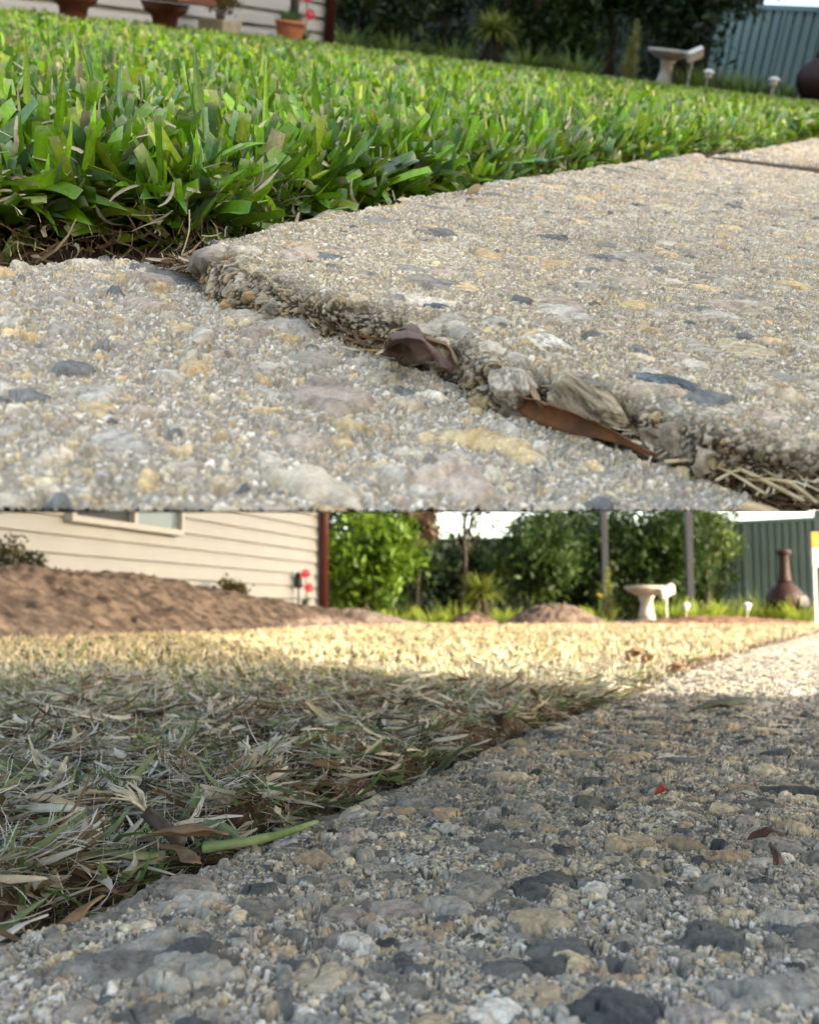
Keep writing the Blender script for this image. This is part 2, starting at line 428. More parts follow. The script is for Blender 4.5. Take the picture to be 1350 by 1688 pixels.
LOW_EDGE = [(-140, 1618), (0, 1563), (70, 1530), (200, 1482), (290, 1440), (370, 1412), (430, 1390), (550, 1347), (680, 1287), (830, 1226), (950, 1180), (1050, 1143), (1130, 1108), (1240, 1072), (1350, 1043)]
low_edge = P2(LOW, LOW_EDGE, 0.0)
_e = Vector(low_edge[-1]) - Vector(low_edge[-3])
low_edge.append(tuple(Vector(low_edge[-1]) + _e * 3.0))
low_edge = [(low_edge[0][0] - 0.05, low_edge[0][1] - 0.05)] + low_edge
low_poly = low_edge + [(9.0, low_edge[-1][1]), (9.0, -0.3), (-0.6, -0.3)]
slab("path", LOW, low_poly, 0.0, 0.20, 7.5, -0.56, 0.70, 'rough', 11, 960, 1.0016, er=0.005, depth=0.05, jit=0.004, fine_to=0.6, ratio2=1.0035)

L_EDGE = [(-200, 452), (0, 438), (60, 432), (130, 424), (210, 419), (235, 428), (275, 436), (312, 446)]
L_JOINT = [(360, 462), (420, 480), (480, 502), (545, 533), (600, 560), (650, 584), (720, 612), (800, 642), (880, 680), (960, 712), (1040, 740), (1110, 762), (1180, 790), (1300, 842), (1420, 900)]
l_poly = P2(UPP, L_EDGE + L_JOINT, 0.0) + [(0.3, 0.05), (-0.5, 0.05)]
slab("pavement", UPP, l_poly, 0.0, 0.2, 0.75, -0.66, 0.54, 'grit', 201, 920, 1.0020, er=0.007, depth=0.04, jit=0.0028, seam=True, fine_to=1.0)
RZ = 0.015
R_TOP = [(330, 395), (430, 371), (540, 346), (660, 324), (800, 301), (900, 286), (1000, 271), (1090, 260), (1158, 250)]
R_FAR = [(1162, 260), (1240, 270), (1350, 286), (1480, 303)]
R_JOINT = [(1480, 775), (1350, 742), (1260, 724), (1170, 700), (1070, 668), (960, 630), (880, 606), (815, 592), (765, 570), (712, 535), (640, 512), (585, 498), (530, 490), (470, 470), (420, 446), (385, 430), (350, 420), (325, 408)]
def smooth_line(P, it=2):
    P = np.array(P, float)
    for _ in range(it):
        Q = np.empty((2 * len(P), 2)); Q[0] = P[0]; Q[-1] = P[-1]
        Q[1:-1:2] = P[:-1] * .75 + P[1:] * .25; Q[2:-1:2] = P[:-1] * .25 + P[1:] * .75
        P = Q
    return P
EDGE = P2(UPP, R_JOINT + R_TOP[:3], RZ)
r_true = P2(UPP, R_TOP + R_FAR + [(2100, 480), (2100, 1000)] + R_JOINT, RZ)
r_poly = P2(UPP, R_TOP + R_FAR + [(2100, 480), (2100, 1000), (1480, 800)] + [(px - 14, py + 34) for px, py in R_JOINT[1:]], RZ)
er_ = 0.010
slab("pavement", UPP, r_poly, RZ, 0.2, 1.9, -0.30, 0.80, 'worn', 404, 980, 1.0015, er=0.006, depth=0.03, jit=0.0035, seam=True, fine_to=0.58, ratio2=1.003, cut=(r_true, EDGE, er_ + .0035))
def broken_edge(fr, line, inner, z0, er, depth, seed):
    """the rounded, chipped side of the raised slab: a ribbon swept along the joint, with relief along its own normals"""
    P = smooth_line(line, 3); seg = np.linalg.norm(np.diff(P, axis=0), axis=1); S = np.concatenate([[0], np.cumsum(seg)])
    ss = np.arange(0, S[-1], .00032); px = np.interp(ss, S, P[:, 0]); py = np.interp(ss, S, P[:, 1])
    tx, ty = np.gradient(px), np.gradient(py)
    k = np.ones(41) / 41
    tx = np.convolve(np.pad(tx, 20, 'edge'), k, 'valid'); ty = np.convolve(np.pad(ty, 20, 'edge'), k, 'valid')
    ln = np.hypot(tx, ty); ox, oy = -ty / ln, tx / ln
    m = len(ss) // 2
    if poly_sd(np.array([px[m] + ox[m] * .004]), np.array([py[m] + oy[m] * .004]), inner)[0] > 0: ox, oy = -ox, -oy
    flat = .007; arc = er * math.pi / 2
    tt = np.arange(0, flat + arc + depth, .00032)
    th = np.clip((tt - flat) / er, 0, math.pi / 2)
    dd = np.where(tt < flat, er + flat - tt, er - er * np.sin(th)); drop = np.where(tt < flat, 0, er * (1 - np.cos(th))) + np.maximum(tt - flat - arc, 0)
    Sg, Tg = np.meshgrid(ss, tt)
    fade = np.clip((Tg - flat - .0005) / .010, 0, 1)
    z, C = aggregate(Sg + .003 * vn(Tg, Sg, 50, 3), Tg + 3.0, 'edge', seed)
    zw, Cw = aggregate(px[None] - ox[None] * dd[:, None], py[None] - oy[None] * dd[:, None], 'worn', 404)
    fz = fade[..., None]
    z = zw * (1 - fade) + z * fade; C = Cw * (1 - fz) + C * fz
    low = (fbm(Sg, Tg, 42, seed + 1, 3) - .5) * .021 + (fbm(Sg, Tg, 110, seed + 2, 3) - .5) * .006
    pit = -np.clip(fbm(Sg, Tg, 75, seed + 3, 2) - .62, 0, 1) * .03
    hgt = z * (1 - .1 * fade) + fade * (low + pit) - (1 - fade) * .0001
    no = np.sin(th)[:, None]; nz = np.cos(th)[:, None]
    out = -dd[:, None] + hgt * no
    V = np.stack([px[None] + ox[None] * out, py[None] + oy[None] * out, z0 - drop[:, None] + hgt * nz], -1)
    ny, nx = Sg.shape; vid = np.arange(nx * ny).reshape(ny, nx)
    n = fr.ray(0, 843.6).cross(fr.ray(1350, 843.6))
    ok = V[..., 2] > 0.10 - (n.x * V[..., 0] + n.y * V[..., 1]) / n.z
    q = np.stack([vid[:-1, :-1], vid[:-1, 1:], vid[1:, 1:], vid[1:, :-1]], -1)
    Q = q[ok[:-1, :-1] & ok[1:, 1:] & ok[:-1, 1:] & ok[1:, :-1]]
    me = pts_mesh("pavement_edge", V.reshape(-1, 3), Q, C.reshape(-1, 3), smooth=False)
    return link("pavement_edge", me, M['concrete'], None, fr.M, 'structure')
broken_edge(UPP, EDGE, r_true, RZ, er_, 0.030, 707)
F_TOP = [(1166, 252), (1210, 246), (1260, 239), (1300, 232), (1350, 224), (1450, 210)]
F_BOT = [(1450, 283), (1350, 272.5), (1240, 259.5)]
f_poly = P2(UPP, F_TOP + F_BOT, RZ)
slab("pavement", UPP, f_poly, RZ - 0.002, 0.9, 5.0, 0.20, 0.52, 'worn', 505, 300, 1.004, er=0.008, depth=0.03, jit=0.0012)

jp_ = [UPP.onz(px, py, RZ - .004) for px, py in ((1158, 264), (1480, 308), (1480, 276), (1158, 246))]
MB().sheet([[jp_[0], jp_[1]], [jp_[3], jp_[2]]]).build("joint_soil", M['soil'], None, UPP.M, kind='structure')
# ------------------------------------------------------------------ ground sheets
def field(name, fr, y0, y1, k0, k1, nx, ratio, zf, material, kind='structure', colf=None, seam=False, thick=0.0, zf0=0.0, xpad=0.0):
    ks = np.linspace(k0, k1, nx)
    if seam:
        n = fr.ray(0, 843.0).cross(fr.ray(1350, 843.0))
        yf = -n.z * (zf0 - 0.10) / (n.x * ks + n.y)
    else:
        yf = np.full(nx, y0)
    mul = [1.0]
    while mul[-1] * yf.mean() < y1: mul.append(mul[-1] * ratio)
    Yg = np.array(mul)[:, None] * yf[None, :]; Xg = Yg * ks[None, :] + xpad * np.sign(ks)[None, :]
    Z = zf(Xg, Yg)
    if seam: Z[0] = zf0
    V = np.stack([Xg, Yg, Z], -1).reshape(-1, 3)
    ny = len(mul)
    vid = np.arange(ny * nx).reshape(ny, nx)
    Q = np.stack([vid[:-1, :-1], vid[:-1, 1:], vid[1:, 1:], vid[1:, :-1]], -1).reshape(-1, 4)
    C = colf(Xg, Yg).reshape(-1, 3) if colf else None
    me = pts_mesh(name, V, Q, C, smooth=True)
    o = link(name, me, material, None, fr.M, kind)
    if thick > 0:
        md = o.modifiers.new("thickness", 'SOLIDIFY'); md.thickness = thick; md.offset = -1
    return o

# ------------------------------------------------------------------ blades, straws and fibres
def strips(B, az, lean, curl, L, Wd, c0, c1, K=3, tipw=0.1, fold=0.15, twist=None, azc=None, jag=0.0, zmin=None, ctip=None, basew=0.7):
    """N curved ribbons with a folded midrib. B base points (N,3); angles in radians; returns vertices, quads, colours"""
    N = len(B); rows = K + 1
    twist = np.zeros(N) if twist is None else twist
    azc = np.zeros(N) if azc is None else azc
    tipw = np.broadcast_to(tipw, (N,)); P = B.astype(np.float64).copy()
    V = np.empty((N, rows, 3, 3)); C = np.empty((N, rows, 3, 3))
    for i in range(rows):
        f = i / K
        a = lean + curl * f; z = az + azc * f
        if i > 0:
            am = lean + curl * (f - 0.5 / K); zm = az + azc * (f - 0.5 / K)
            P = P + np.stack([np.sin(am) * np.cos(zm), np.sin(am) * np.sin(zm), np.cos(am)], -1) * (L / K)[:, None]
            if zmin is not None: P[:, 2] = np.maximum(P[:, 2], zmin)
        T = np.stack([np.sin(a) * np.cos(z), np.sin(a) * np.sin(z), np.cos(a)], -1)
        S = np.stack([-np.sin(z), np.cos(z), np.zeros(N)], -1)
        Nn = np.cross(T, S)
        ct, st = np.cos(twist)[:, None], np.sin(twist)[:, None]
        S, Nn = S * ct + Nn * st, Nn * ct - S * st
        wprof = basew + (1 - basew) * min(1, f * 2.5)
        w = Wd * (wprof * (1 - f ** 2.2) + tipw * f ** 2.2) * 0.5
        J = (rng.random((N, 3)) - 0.5) * jag * (1 if i == K else 0)
        for j, s in enumerate((-1, 0, 1)):
            V[:, i, j] = P + S * (w * s)[:, None] - Nn * (fold * w * (1 - abs(s)))[:, None] + T * (J[:, j] * Wd)[:, None]
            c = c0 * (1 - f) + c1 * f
            if ctip is not None and i == K: c = ctip
            C[:, i, j] = c * (1.0 if s else 1.12)
    V = V.reshape(-1, 3); C = C.reshape(-1, 3)
    b = (np.arange(N) * rows * 3)[:, None, None]
    r = np.arange(K)[None, :, None]; cidx = np.arange(2)[None, None, :]
    q0 = b + r * 3 + cidx
    Q = np.stack([q0, q0 + 1, q0 + 4, q0 + 3], -1).reshape(-1, 4)
    return V, Q, C
def join(parts):
    Vs, Qs, Cs = [], [], []; o = 0
    for V, Q, C in parts:
        Vs.append(V); Qs.append(Q + o); Cs.append(C); o += len(V)
    return np.concatenate(Vs), np.concatenate(Qs), np.concatenate(Cs)
def scatter(n, y0, y1, k0, k1, poly, p=1.0, dmin=0.0, dmax=1e9):
    """points inside poly; p is how fast they thin out with distance (0 uniform per square metre)"""
    u = rng.random(n)
    e = 2 - p
    Y = y0 * (y1 / y0) ** u if abs(e) < 1e-6 else (y0 ** e + u * (y1 ** e - y0 ** e)) ** (1 / e)
    k = k0 + (k1 - k0) * rng.random(n)
    x = k * Y
    d = poly_sd(x, Y, poly)
    m = (d > dmin) & (d < dmax)
    return x[m], Y[m], d[m]
def U(n, a, b): return a + (b - a) * rng.random(n)

# ---- upper yard: soil, thatch and the mown broad-leaved turf
edge_u = P2(UPP, L_EDGE, 0.0) + P2(UPP, R_TOP[0:], RZ) + P2(UPP, F_TOP, RZ)
turf_poly = [(edge_u[0][0] - 0.1, edge_u[0][1] - 0.02)] + edge_u + [(edge_u[-1][0] + 2.6, edge_u[-1][1] + 5.0), (4.2, 8.5), (-5.0, 8.5), (-0.7, 0.6)]
def soil_u(x, y):
    d = poly_sd(x, y, turf_poly)
    near = np.clip(1.6 - y, 0, 1)
    bank = np.clip((d - 0.004) / (0.024 + 0.012 * np.exp(-((y - 0.44) / 0.13) ** 2)), 0, 1)
    z = -0.036 + bank * (0.036 + 0.014 * (fbm(x, y, 60, 801, 3) - 0.5) + 0.012 * (fbm(x, y, 9, 802, 2) - 0.5))
    return z + (fbm(x, y, 220, 803, 3) - 0.5) * 0.006 * near
field("soil", UPP, 0.2, 24, -0.48, 0.47, 420, 1.010, soil_u, M['soil'], seam=True, zf0=-0.037)

def greens(n, dry=0.025):
    a = np.array((.036, .11, .008)); b = np.array((.22, .44, .018)); c = np.array((.10, .20, .075)); y = np.array((.32, .43, .04)); t = np.array((.44, .38, .22))
    f = rng.random(n)[:, None]; g = rng.random(n)
    col = a * (1 - f) + b * f
    col = np.where((g < 0.15)[:, None], c * (0.8 + 0.5 * f), col)
    col = np.where((g > 0.86)[:, None], y * (0.7 + 0.4 * f), col)
    return np.where((rng.random(n) < dry)[:, None], t * (0.5 + 0.7 * f), col)
def turf(n, y0, y1, p, K, wmul, lmul, leaves=(3, 5), dmin=0.019):
    x, y, d = scatter(int(n * 1.06), y0, y1, -0.53, 0.47, turf_poly, p, dmin)
    gap = 0.024 * np.exp(-((y - 0.44) / 0.13) ** 2)
    m = d > dmin + gap - 0.004; x, y, d = x[m], y[m], d[m]
    parts = []
    shoot_az = U(len(x), 0, 6.283)
    for j in range(leaves[1]):
        m = rng.random(len(x)) < (1.0 if j < leaves[0] else 0.5)
        xs, ys, ds = x[m], y[m], d[m]; N = len(xs)
        az = shoot_az[m] + (j % 2) * math.pi + rng.normal(0, 0.45, N)
        edge = np.clip(1 - ds / 0.035, 0, 1)              # blades on the rim lean out over the slab
        bz = soil_u(xs, ys) + U(N, 0.0, 0.026) * (1 - 0.4 * edge)
        lean = np.clip(np.abs(rng.normal(0.62, 0.45, N)), 0.03, 1.5)
        L = U(N, 0.020, 0.040) * lmul
        L = L * (1 - 0.3 * edge)
        low = rng.random(N) < (0.56 if K > 4 else 0.36)
        lean = np.where(low, U(N, 0.9, 1.7), lean)
        top = 0.060 + 0.010 * (fbm(xs, ys, 20, 77, 2) - 0.5) + rng.normal(0, 0.003, N)
        over = bz + L * np.cos(lean) > top
        L = np.where(over, np.maximum((top - bz) / np.maximum(np.cos(lean), 0.2), 0.010), L)
        cut = over | (rng.random(N) < 0.48)
        Wd = np.clip(rng.normal(0.0092 if K > 4 else 0.0080, 0.0024, N), 0.0038, 0.0135) * wmul
        c1 = greens(N) * np.where(low, .72, 1.12)[:, None]; c0 = c1 * np.array((0.75, 0.68, 0.7)) + np.array((.02, .02, .005)) * (rng.random(N)[:, None])  # low blades and blade bases darkened to paint shade inside the turf
        ctip = np.where((cut & (rng.random(N) < (0.75 if K > 4 else 0.35)))[:, None], c1 * 0.4 + np.array((.42, .40, .26)) * 0.55, c1)
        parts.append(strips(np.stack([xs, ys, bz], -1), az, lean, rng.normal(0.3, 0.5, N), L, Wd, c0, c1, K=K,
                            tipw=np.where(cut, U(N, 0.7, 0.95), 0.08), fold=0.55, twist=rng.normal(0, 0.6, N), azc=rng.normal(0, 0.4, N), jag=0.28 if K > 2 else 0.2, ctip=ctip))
    return parts
T = []
T += turf(6400, 0.25, 0.85, 0.0, 6, 0.98, 1.02)
T += turf(17000, 0.85, 2.0, 0.5, 3, 0.88, 1.0)
T += turf(14000, 2.0, 8.2, 1.2, 2, 1.9, 1.15)
# a few taller uncut blades standing above the mowing height
x, y, d = scatter(260, 0.5, 3.0, -0.45, 0.3, turf_poly, 1.0, 0.03)
N = len(x)
T.append(strips(np.stack([x, y, np.full(N, 0.02)], -1), U(N, 0, 6.28), U(N, 0.05, 0.5), rng.normal(0.1, 0.3, N), U(N, 0.045, 0.068), U(N, 0.004, 0.008), greens(N, 0), greens(N, 0), K=5, tipw=0.05, fold=0.3, twist=rng.normal(0, .5, N)))
V, Q, C = join(T)
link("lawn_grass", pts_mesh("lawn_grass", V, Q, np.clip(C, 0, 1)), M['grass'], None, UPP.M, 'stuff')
# brown roots and clippings in the cut face of the turf and between the blades
x, y, d = scatter(110000, 0.28, 2.2, -0.47, 0.47, turf_poly, 1.0, -0.002, 0.05)
N = len(x); f = rng.random(N)[:, None]
cb = np.array((.11, .062, .032)) * (1 - f) + np.array((.38, .29, .17)) * f ** 3
S1 = strips(np.stack([x, y, soil_u(x, y) + U(N, -0.004, 0.020)], -1), U(N, 0, 6.28), U(N, 0.7, 2.0), rng.normal(0, 0.8, N), U(N, 0.008, 0.026), U(N, 0.0004, 0.0022), cb, cb * 1.2, K=3, tipw=0.3, fold=0.1, twist=U(N, -1, 1), azc=rng.normal(0, 0.8, N))
x, y, d = scatter(9000, 0.3, 1.8, -0.47, 0.47, turf_poly, 0.6, 0.0)
N = len(x); f = rng.random(N)[:, None]
cs = np.array((.46, .40, .27)) * (0.4 + 0.7 * f)
S2 = strips(np.stack([x, y, soil_u(x, y) + U(N, 0.015, 0.044)], -1), U(N, 0, 6.28), U(N, 0.9, 1.9), rng.normal(0, 1.2, N), U(N, 0.006, 0.022), U(N, 0.0004, 0.0028), cs, cs, K=4, tipw=0.4, fold=0.3, twist=U(N, -1, 1), azc=rng.normal(0, 1.2, N), jag=1.0)
V, Q, C = join([S1, S2])
link("turf_thatch", pts_mesh("turf_thatch", V, Q, np.clip(C, 0, 1)), M['thatch'], None, UPP.M, 'stuff')

# ---- near yard: scalped lawn, bleached strip in the sun
lawn_poly = low_edge + [(low_edge[-1][0] + 3, low_edge[-1][1] + 3), (6, 9.5), (-6, 9.5), (-1.2, 0.1), (low_edge[0][0] - 0.3, low_edge[0][1] - 0.2)]
def soil_l(x, y):
    d = poly_sd(x, y, lawn_poly)
    bank = np.clip((d - 0.006) / 0.030, 0, 1) ** 0.9
    near = np.clip(1.9 - y, 0.25, 1)
    z = -0.042 + bank * (0.040 + 0.052 * (fbm(x, y * 1.6, 24, 901, 3) - 0.5) * near + 0.012 * (fbm(x, y, 5, 902, 2) - 0.5))
    return z + (fbm(x, y, 160, 903, 3) - 0.5) * 0.006 * near
field("soil", LOW, 0.2, 9.0, -0.75, 0.60, 420, 1.010, soil_l, M['soil'])
mb = MB(); mb.sheet([[(-150, -150, -0.08), (150, -150, -0.08)], [(-150, 2000, -0.08), (150, 2000, -0.08)]])
mb.build("ground", M['ground'], kind='structure')
def straw(n, green=0.18, w=1.0):
    f = rng.random(n)[:, None]; g = rng.random(n)[:, None]
    c = np.array((.46, .40, .27)) * (1 - f) + np.array((.68, .65, .56)) * f
    c = np.where(g < 0.30, np.array((.16, .105, .06)) * (0.6 + f), c)
    c = np.where(g > 1 - green, np.array((.22, .27, .13)) * (0.5 + 0.7 * f), c)
    return c
G = []
def lay(n, y0, y1, p, ln, wd, zlo, zhi, leanr, curl, colf, K=3, tipw=0.3, dmin=0.0, dmax=1e9, az=None, jag=0.6, azc=0.7, fold=0.2):
    x, y, d = scatter(int(n * 1.06), y0, y1, -0.56, 0.44, lawn_poly, p, dmin, dmax)
    if dmin >= 0 and zlo > -.02:
        m = d > 0.020 * np.clip((0.52 - y) / .12, 0, 1); x, y, d = x[m], y[m], d[m]
    N = len(x)
    c = colf(N)
    a = (6.283 * 1.5 * vn(x, y, 22, 55) + rng.normal(0, .55, N)) if az is None else rng.normal(az, 0.8, N) + math.pi * (rng.random(N) < 0.5)
    G.append(strips(np.stack([x, y, soil_l(x, y) + U(N, zlo, zhi)], -1), a, U(N, *leanr), rng.normal(0, curl, N), U(N, *ln), wd[0] + (wd[1] - wd[0]) * rng.random(N) ** 2,
                    c * 0.85, c, K=K, tipw=tipw, fold=fold, twist=U(N, -0.9, 0.9), azc=rng.normal(0, azc, N), jag=jag))
gr = lambda n: np.array((.085, .16, .045)) * U(n, 0.6, 1.7)[:, None] + np.array((.03, .02, .01)) * rng.random(n)[:, None]
br = lambda n: np.array((.20, .115, .06)) * U(n, 0.35, 1.5)[:, None]
wh = lambda n: np.array((.74, .72, .66)) * U(n, 0.6, 1.15)[:, None]
lay(30000, 0.26, 1.9, 0.8, (.010, .036), (.0008, .0062), -.002, .010, (1.35, 1.80), .35, lambda n: straw(n, .10))
lay(46000, 0.26, 1.9, 0.8, (.008, .030), (.00022, .0007), .000, .012, (1.2, 1.75), .8, wh, K=4)
lay(2600, 0.26, 1.7, 0.8, (.016, .036), (.0035, .0085), .002, .011, (1.2, 1.65), .5, lambda n: straw(n, .36), K=4, fold=.5)
lay(10500, 0.26, 1.9, 0.8, (.006, .022), (.0008, .0050), -.004, .006, (1.3, 1.9), .6, br)
lay(17000, 0.26, 1.9, 0.9, (.012, .036), (.0010, .0056), .000, .010, (1.25, 1.7), .4, lambda n: straw(n, .36))
lay(6500, 0.26, 2.0, 0.9, (.012, .032), (.0014, .0050), .000, .010, (0.9, 1.7), .5, gr, dmax=0.045, az=0.9)
lay(2200, 0.30, 1.9, 0.9, (.008, .020), (.0012, .0044), .000, .010, (0.7, 1.6), .5, gr)
lay(26000, 0.26, 1.6, 1.0, (.006, .024), (.0003, .0014), -.006, .014, (0.9, 2.0), .9, lambda n: straw(n, .40), dmin=-0.002, dmax=0.04)
lay(9000, 0.26, 1.2, 1.0, (.008, .028), (.0020, .0090), -.024, .004, (1.0, 2.2), .8, br, dmin=-0.004, dmax=0.03)
V, Q, C = join(G)
link("scalped_grass", pts_mesh("scalped_grass", V, Q, np.clip(C, 0, 1)), M['thatch'], None, LOW.M, 'stuff')
G = []
def gold(n):
    f = rng.random(n)[:, None]; g = rng.random(n)[:, None]
    c = np.array((.66, .52, .31)) * (1 - f) + np.array((.80, .72, .52)) * f  # dry straw tones, lightened to paint in sunlight
    return np.where(g > 0.82, np.array((.26, .30, .09)) * (0.6 + 0.7 * f), c)
lay(30000, 1.42, 9.0, 1.2, (.010, .028), (.0012, .0050), .000, .006, (0.2, 1.5), .5, gold, K=3, fold=0.25)  # starts at the shadow edge, so the colour sharpens the sun line
lay(16000, 1.75, 9.0, 1.2, (.016, .040), (.002, .007), .000, .006, (1.0, 1.7), .5, gold, K=2)
V, Q, C = join(G)
link("bleached_sunlit_grass", pts_mesh("bleached_sunlit_grass", V, Q, np.clip(C, 0, 1)), M['thatch'], None, LOW.M, 'stuff')

# ------------------------------------------------------------------ houses
def wall_dir(): return Vector((-0.335, -1.0, 0)).normalized()
def house(fr, corner, label, pxwin=None, length=6.5, base=-0.1):
    w = wall_dir(); n = Vector((-w.y, w.x, 0))
    if n.x < 0: n = -n
    rz = math.atan2(w.y, w.x)
    root = thing("house", label, "house", fr, (corner[0], corner[1], 0), rz)
    # local: x along the wall away from the corner, y = +1 side
    s = 1.0 if (Matrix.Rotation(rz, 3, 'Z') @ Vector((0, 1, 0))).dot(n) > 0 else -1.0
    mb = MB(); ex = 0.108; z = base; top = 2.4
    rows = []
    while z < top:
        a = [(0.06, s * 0.028, z), (length, s * 0.028, z)]
        b = [(0.06, s * 0.026, z + 0.012), (length, s * 0.026, z + 0.012)]
        c = [(0.06, s * 0.018, z + ex * 0.55), (length, s * 0.018, z + ex * 0.55)]
        d = [(0.06, s * 0.004, z + ex - 0.012), (length, s * 0.004, z + ex - 0.012)]
        e = [(0.06, s * 0.0, z + ex - 0.004), (length, s * 0.0, z + ex - 0.004)]
        rows += [a, b, c, d, e]; z += ex
    mb.sheet(rows)
    mb.build("wall", M['siding'], root)
    MB().box((length / 2, -s * 2.5, (base + top) / 2), (length, 4.9, top - base)).build("wall_core", M['siding'], root)
    MB().box((0.0, s * 0.0, (base + top) / 2), (0.055, 0.075, top - base)).build("corner_board", M['trim'], root, bevel=0.004)
    MB().tube([(0.085, s * 0.075, base + 0.02), (0.085, s * 0.075, top)], 0.042, 12).build("downpipe", M['pipe'], root, smooth=True)
    MB().sheet([[(-0.5, s * 0.5, top + .02), (length, s * 0.5, top + .02)], [(-0.5, -s * 2.5, top + 1.1), (length, -s * 2.5, top + 1.1)], [(-0.5, -s * 5.5, top + .02), (length, -s * 5.5, top + .02)]]).build("roof", M['roof'], root)
    if pxwin:
        a0, a1, zb, zt = pxwin
        fr_ = MB(); t = 0.038; y = s * 0.045
        fr_.box(((a0 + a1) / 2, y, zb), (a1 - a0 + 2 * t, 0.07, t)); fr_.box(((a0 + a1) / 2, y, zt), (a1 - a0 + 2 * t, 0.07, t))
        for a in (a0 - t / 2, a1 + t / 2): fr_.box((a, y, (zb + zt) / 2), (t, 0.07, zt - zb - t))
        mid = a0 + (a1 - a0) * 0.47
        fr_.box((mid, y, (zb + zt) / 2), (0.045, 0.066, zt - zb - t))
        wdw = fr_.build("window", M['trim'], root)
        MB().box((a0 + (mid - a0) / 2, s * 0.034, (zb + zt) / 2), (mid - a0, 0.012, zt - zb)).build("pane", M['glass'], wdw)
        MB().box(((mid + a1) / 2, s * 0.031, (zb + zt) / 2), (a1 - mid, 0.012, zt - zb)).build("insect_screen", M['glassdark'], wdw)
    return root
def along(px, cx, cy):
    k = (px - W / 2) / F
    return (k * cy - cx) / (k - 0.335) * math.hypot(1, .335)
cl = LOW.ony(527, 990, 9.5)
a0, a1 = along(282, cl.x, cl.y), along(105, cl.x, cl.y)
house(LOW, cl, "cream weatherboard house with a window and dark red downpipe behind the bare mulch mound", (a0, a1, 0.645, 1.7))
cu = UPP.ony(535, 60, 9.5)
house(UPP, cu, "cream weatherboard house with dark red downpipe behind the lush green lawn", None)

# ------------------------------------------------------------------ mounds of mulch and soil
def mound(fr, name, label, f, x0, x1, y0, y1, nx, ny, cols, seed, group=None):
    X, Y = np.meshgrid(np.linspace(x0, x1, nx), np.linspace(y0, y1, ny))
    Z = f(X, Y) + (fbm(X, Y, 9, seed, 3) - 0.5) * 0.045 + (fbm(X, Y, 34, seed + 1, 3) - 0.5) * 0.035 + (fbm(X, Y, 90, seed + 2, 2) - .5) * .03
    vid = np.arange(nx * ny).reshape(ny, nx)
    Q = np.stack([vid[:-1, :-1], vid[:-1, 1:], vid[1:, 1:], vid[1:, :-1]], -1)
    keep = (Z[:-1, :-1] > -0.04)
    t = np.clip((fbm(X, Y, 24, seed + 2, 3) - 0.3) * 2.4, 0, 1)[..., None]
    C = np.array(cols[0]) * (1 - t) + np.array(cols[1]) * t
    V = np.stack([X, Y, Z], -1).reshape(-1, 3); C = C.reshape(-1, 3); Q = Q[keep]
    used = np.zeros(len(V), bool); used[Q.ravel()] = True; rm = np.cumsum(used) - 1
    cen = np.array([(x0 + x1) / 2, (y0 + y1) / 2, 0.0])
    o = link(name, pts_mesh(name, V[used] - cen, rm[Q], C[used], True), M['mulch'], None, fr.M @ Matrix.Translation(Vector(cen)))
    return tag(o, label, "mound", group)
def garden_mound(X, Y):
    # ridge runs beside the house wall and dwindles towards its corner
    w = wall_dir(); n = Vector((-w.y, w.x)); n = n if n.x > 0 else -n
    dx, dy = X - cl.x, Y - cl.y
    s = dx * w.x + dy * w.y; d = dx * n.x + dy * n.y
    hgt = 0.125 + 0.09 * np.clip((s - 0.8) / 1.3, 0, 1) + 0.11 * np.clip((s - 2.0) / 1.6, 0, 1)
    prof = np.clip(1 - (d - 0.30) / 1.05, 0, 1); prof = prof * prof * (3 - 2 * prof)
    prof = np.where(d < 0.30, 1 - 0.25 * np.clip((0.3 - d) / 0.4, 0, 1), prof)
    end = np.clip((s + 1.0) / 1.1, 0, 1)
    return -0.05 + (hgt + 0.05) * prof * end * end * (3 - 2 * end)
mound(LOW, "mulch_mound", "long brown mulch mound heaped along the foot of the cream house wall", garden_mound, -4.2, 0.3, 2.6, 10.4, 260, 360, ((.085, .068, .06), (.25, .195, .165)), 51)
def heap(cx, cy, rx, ry, h):
    def f(X, Y):
        r = np.sqrt(((X - cx) / rx) ** 2 + ((Y - cy) / ry) ** 2)
        t = np.clip(1 - r, 0, 1)
        return -0.06 + (h + 0.06) * (t * t * (3 - 2 * t)) ** 0.75
    return f
p = LOW.ony(915, 1000, 9.8)
mound(LOW, "soil_heap", "rounded heap of brown soil between the bleached lawn and the spiky yellow shrub", heap(p.x, 9.8, 0.66, 0.7, 0.185), p.x - .7, p.x + .7, 9.0, 10.6, 90, 70, ((.10, .075, .06), (.165, .125, .10)), 61, "soil heaps behind the bleached lawn")
p = LOW.ony(780, 1000, 9.9)
mound(LOW, "soil_heap", "small low heap of brown soil beside the large rounded heap", heap(p.x, 9.9, 0.36, 0.5, 0.105), p.x - .4, p.x + .4, 9.3, 10.5, 60, 50, ((.12, .08, .06), (.18, .125, .095)), 65, "soil heaps behind the bleached lawn")
p = LOW.ony(1130, 1000, 9.6)
mound(LOW, "soil_heap", "long flat bank of red brown soil in front of the white birdbath and garden lights", heap(p.x + .3, 9.6, 1.5, 0.6, 0.06), p.x - 1.3, p.x + 2.0, 8.9, 10.3, 110, 50, ((.15, .085, .06), (.20, .12, .085)), 69, "soil heaps behind the bleached lawn")

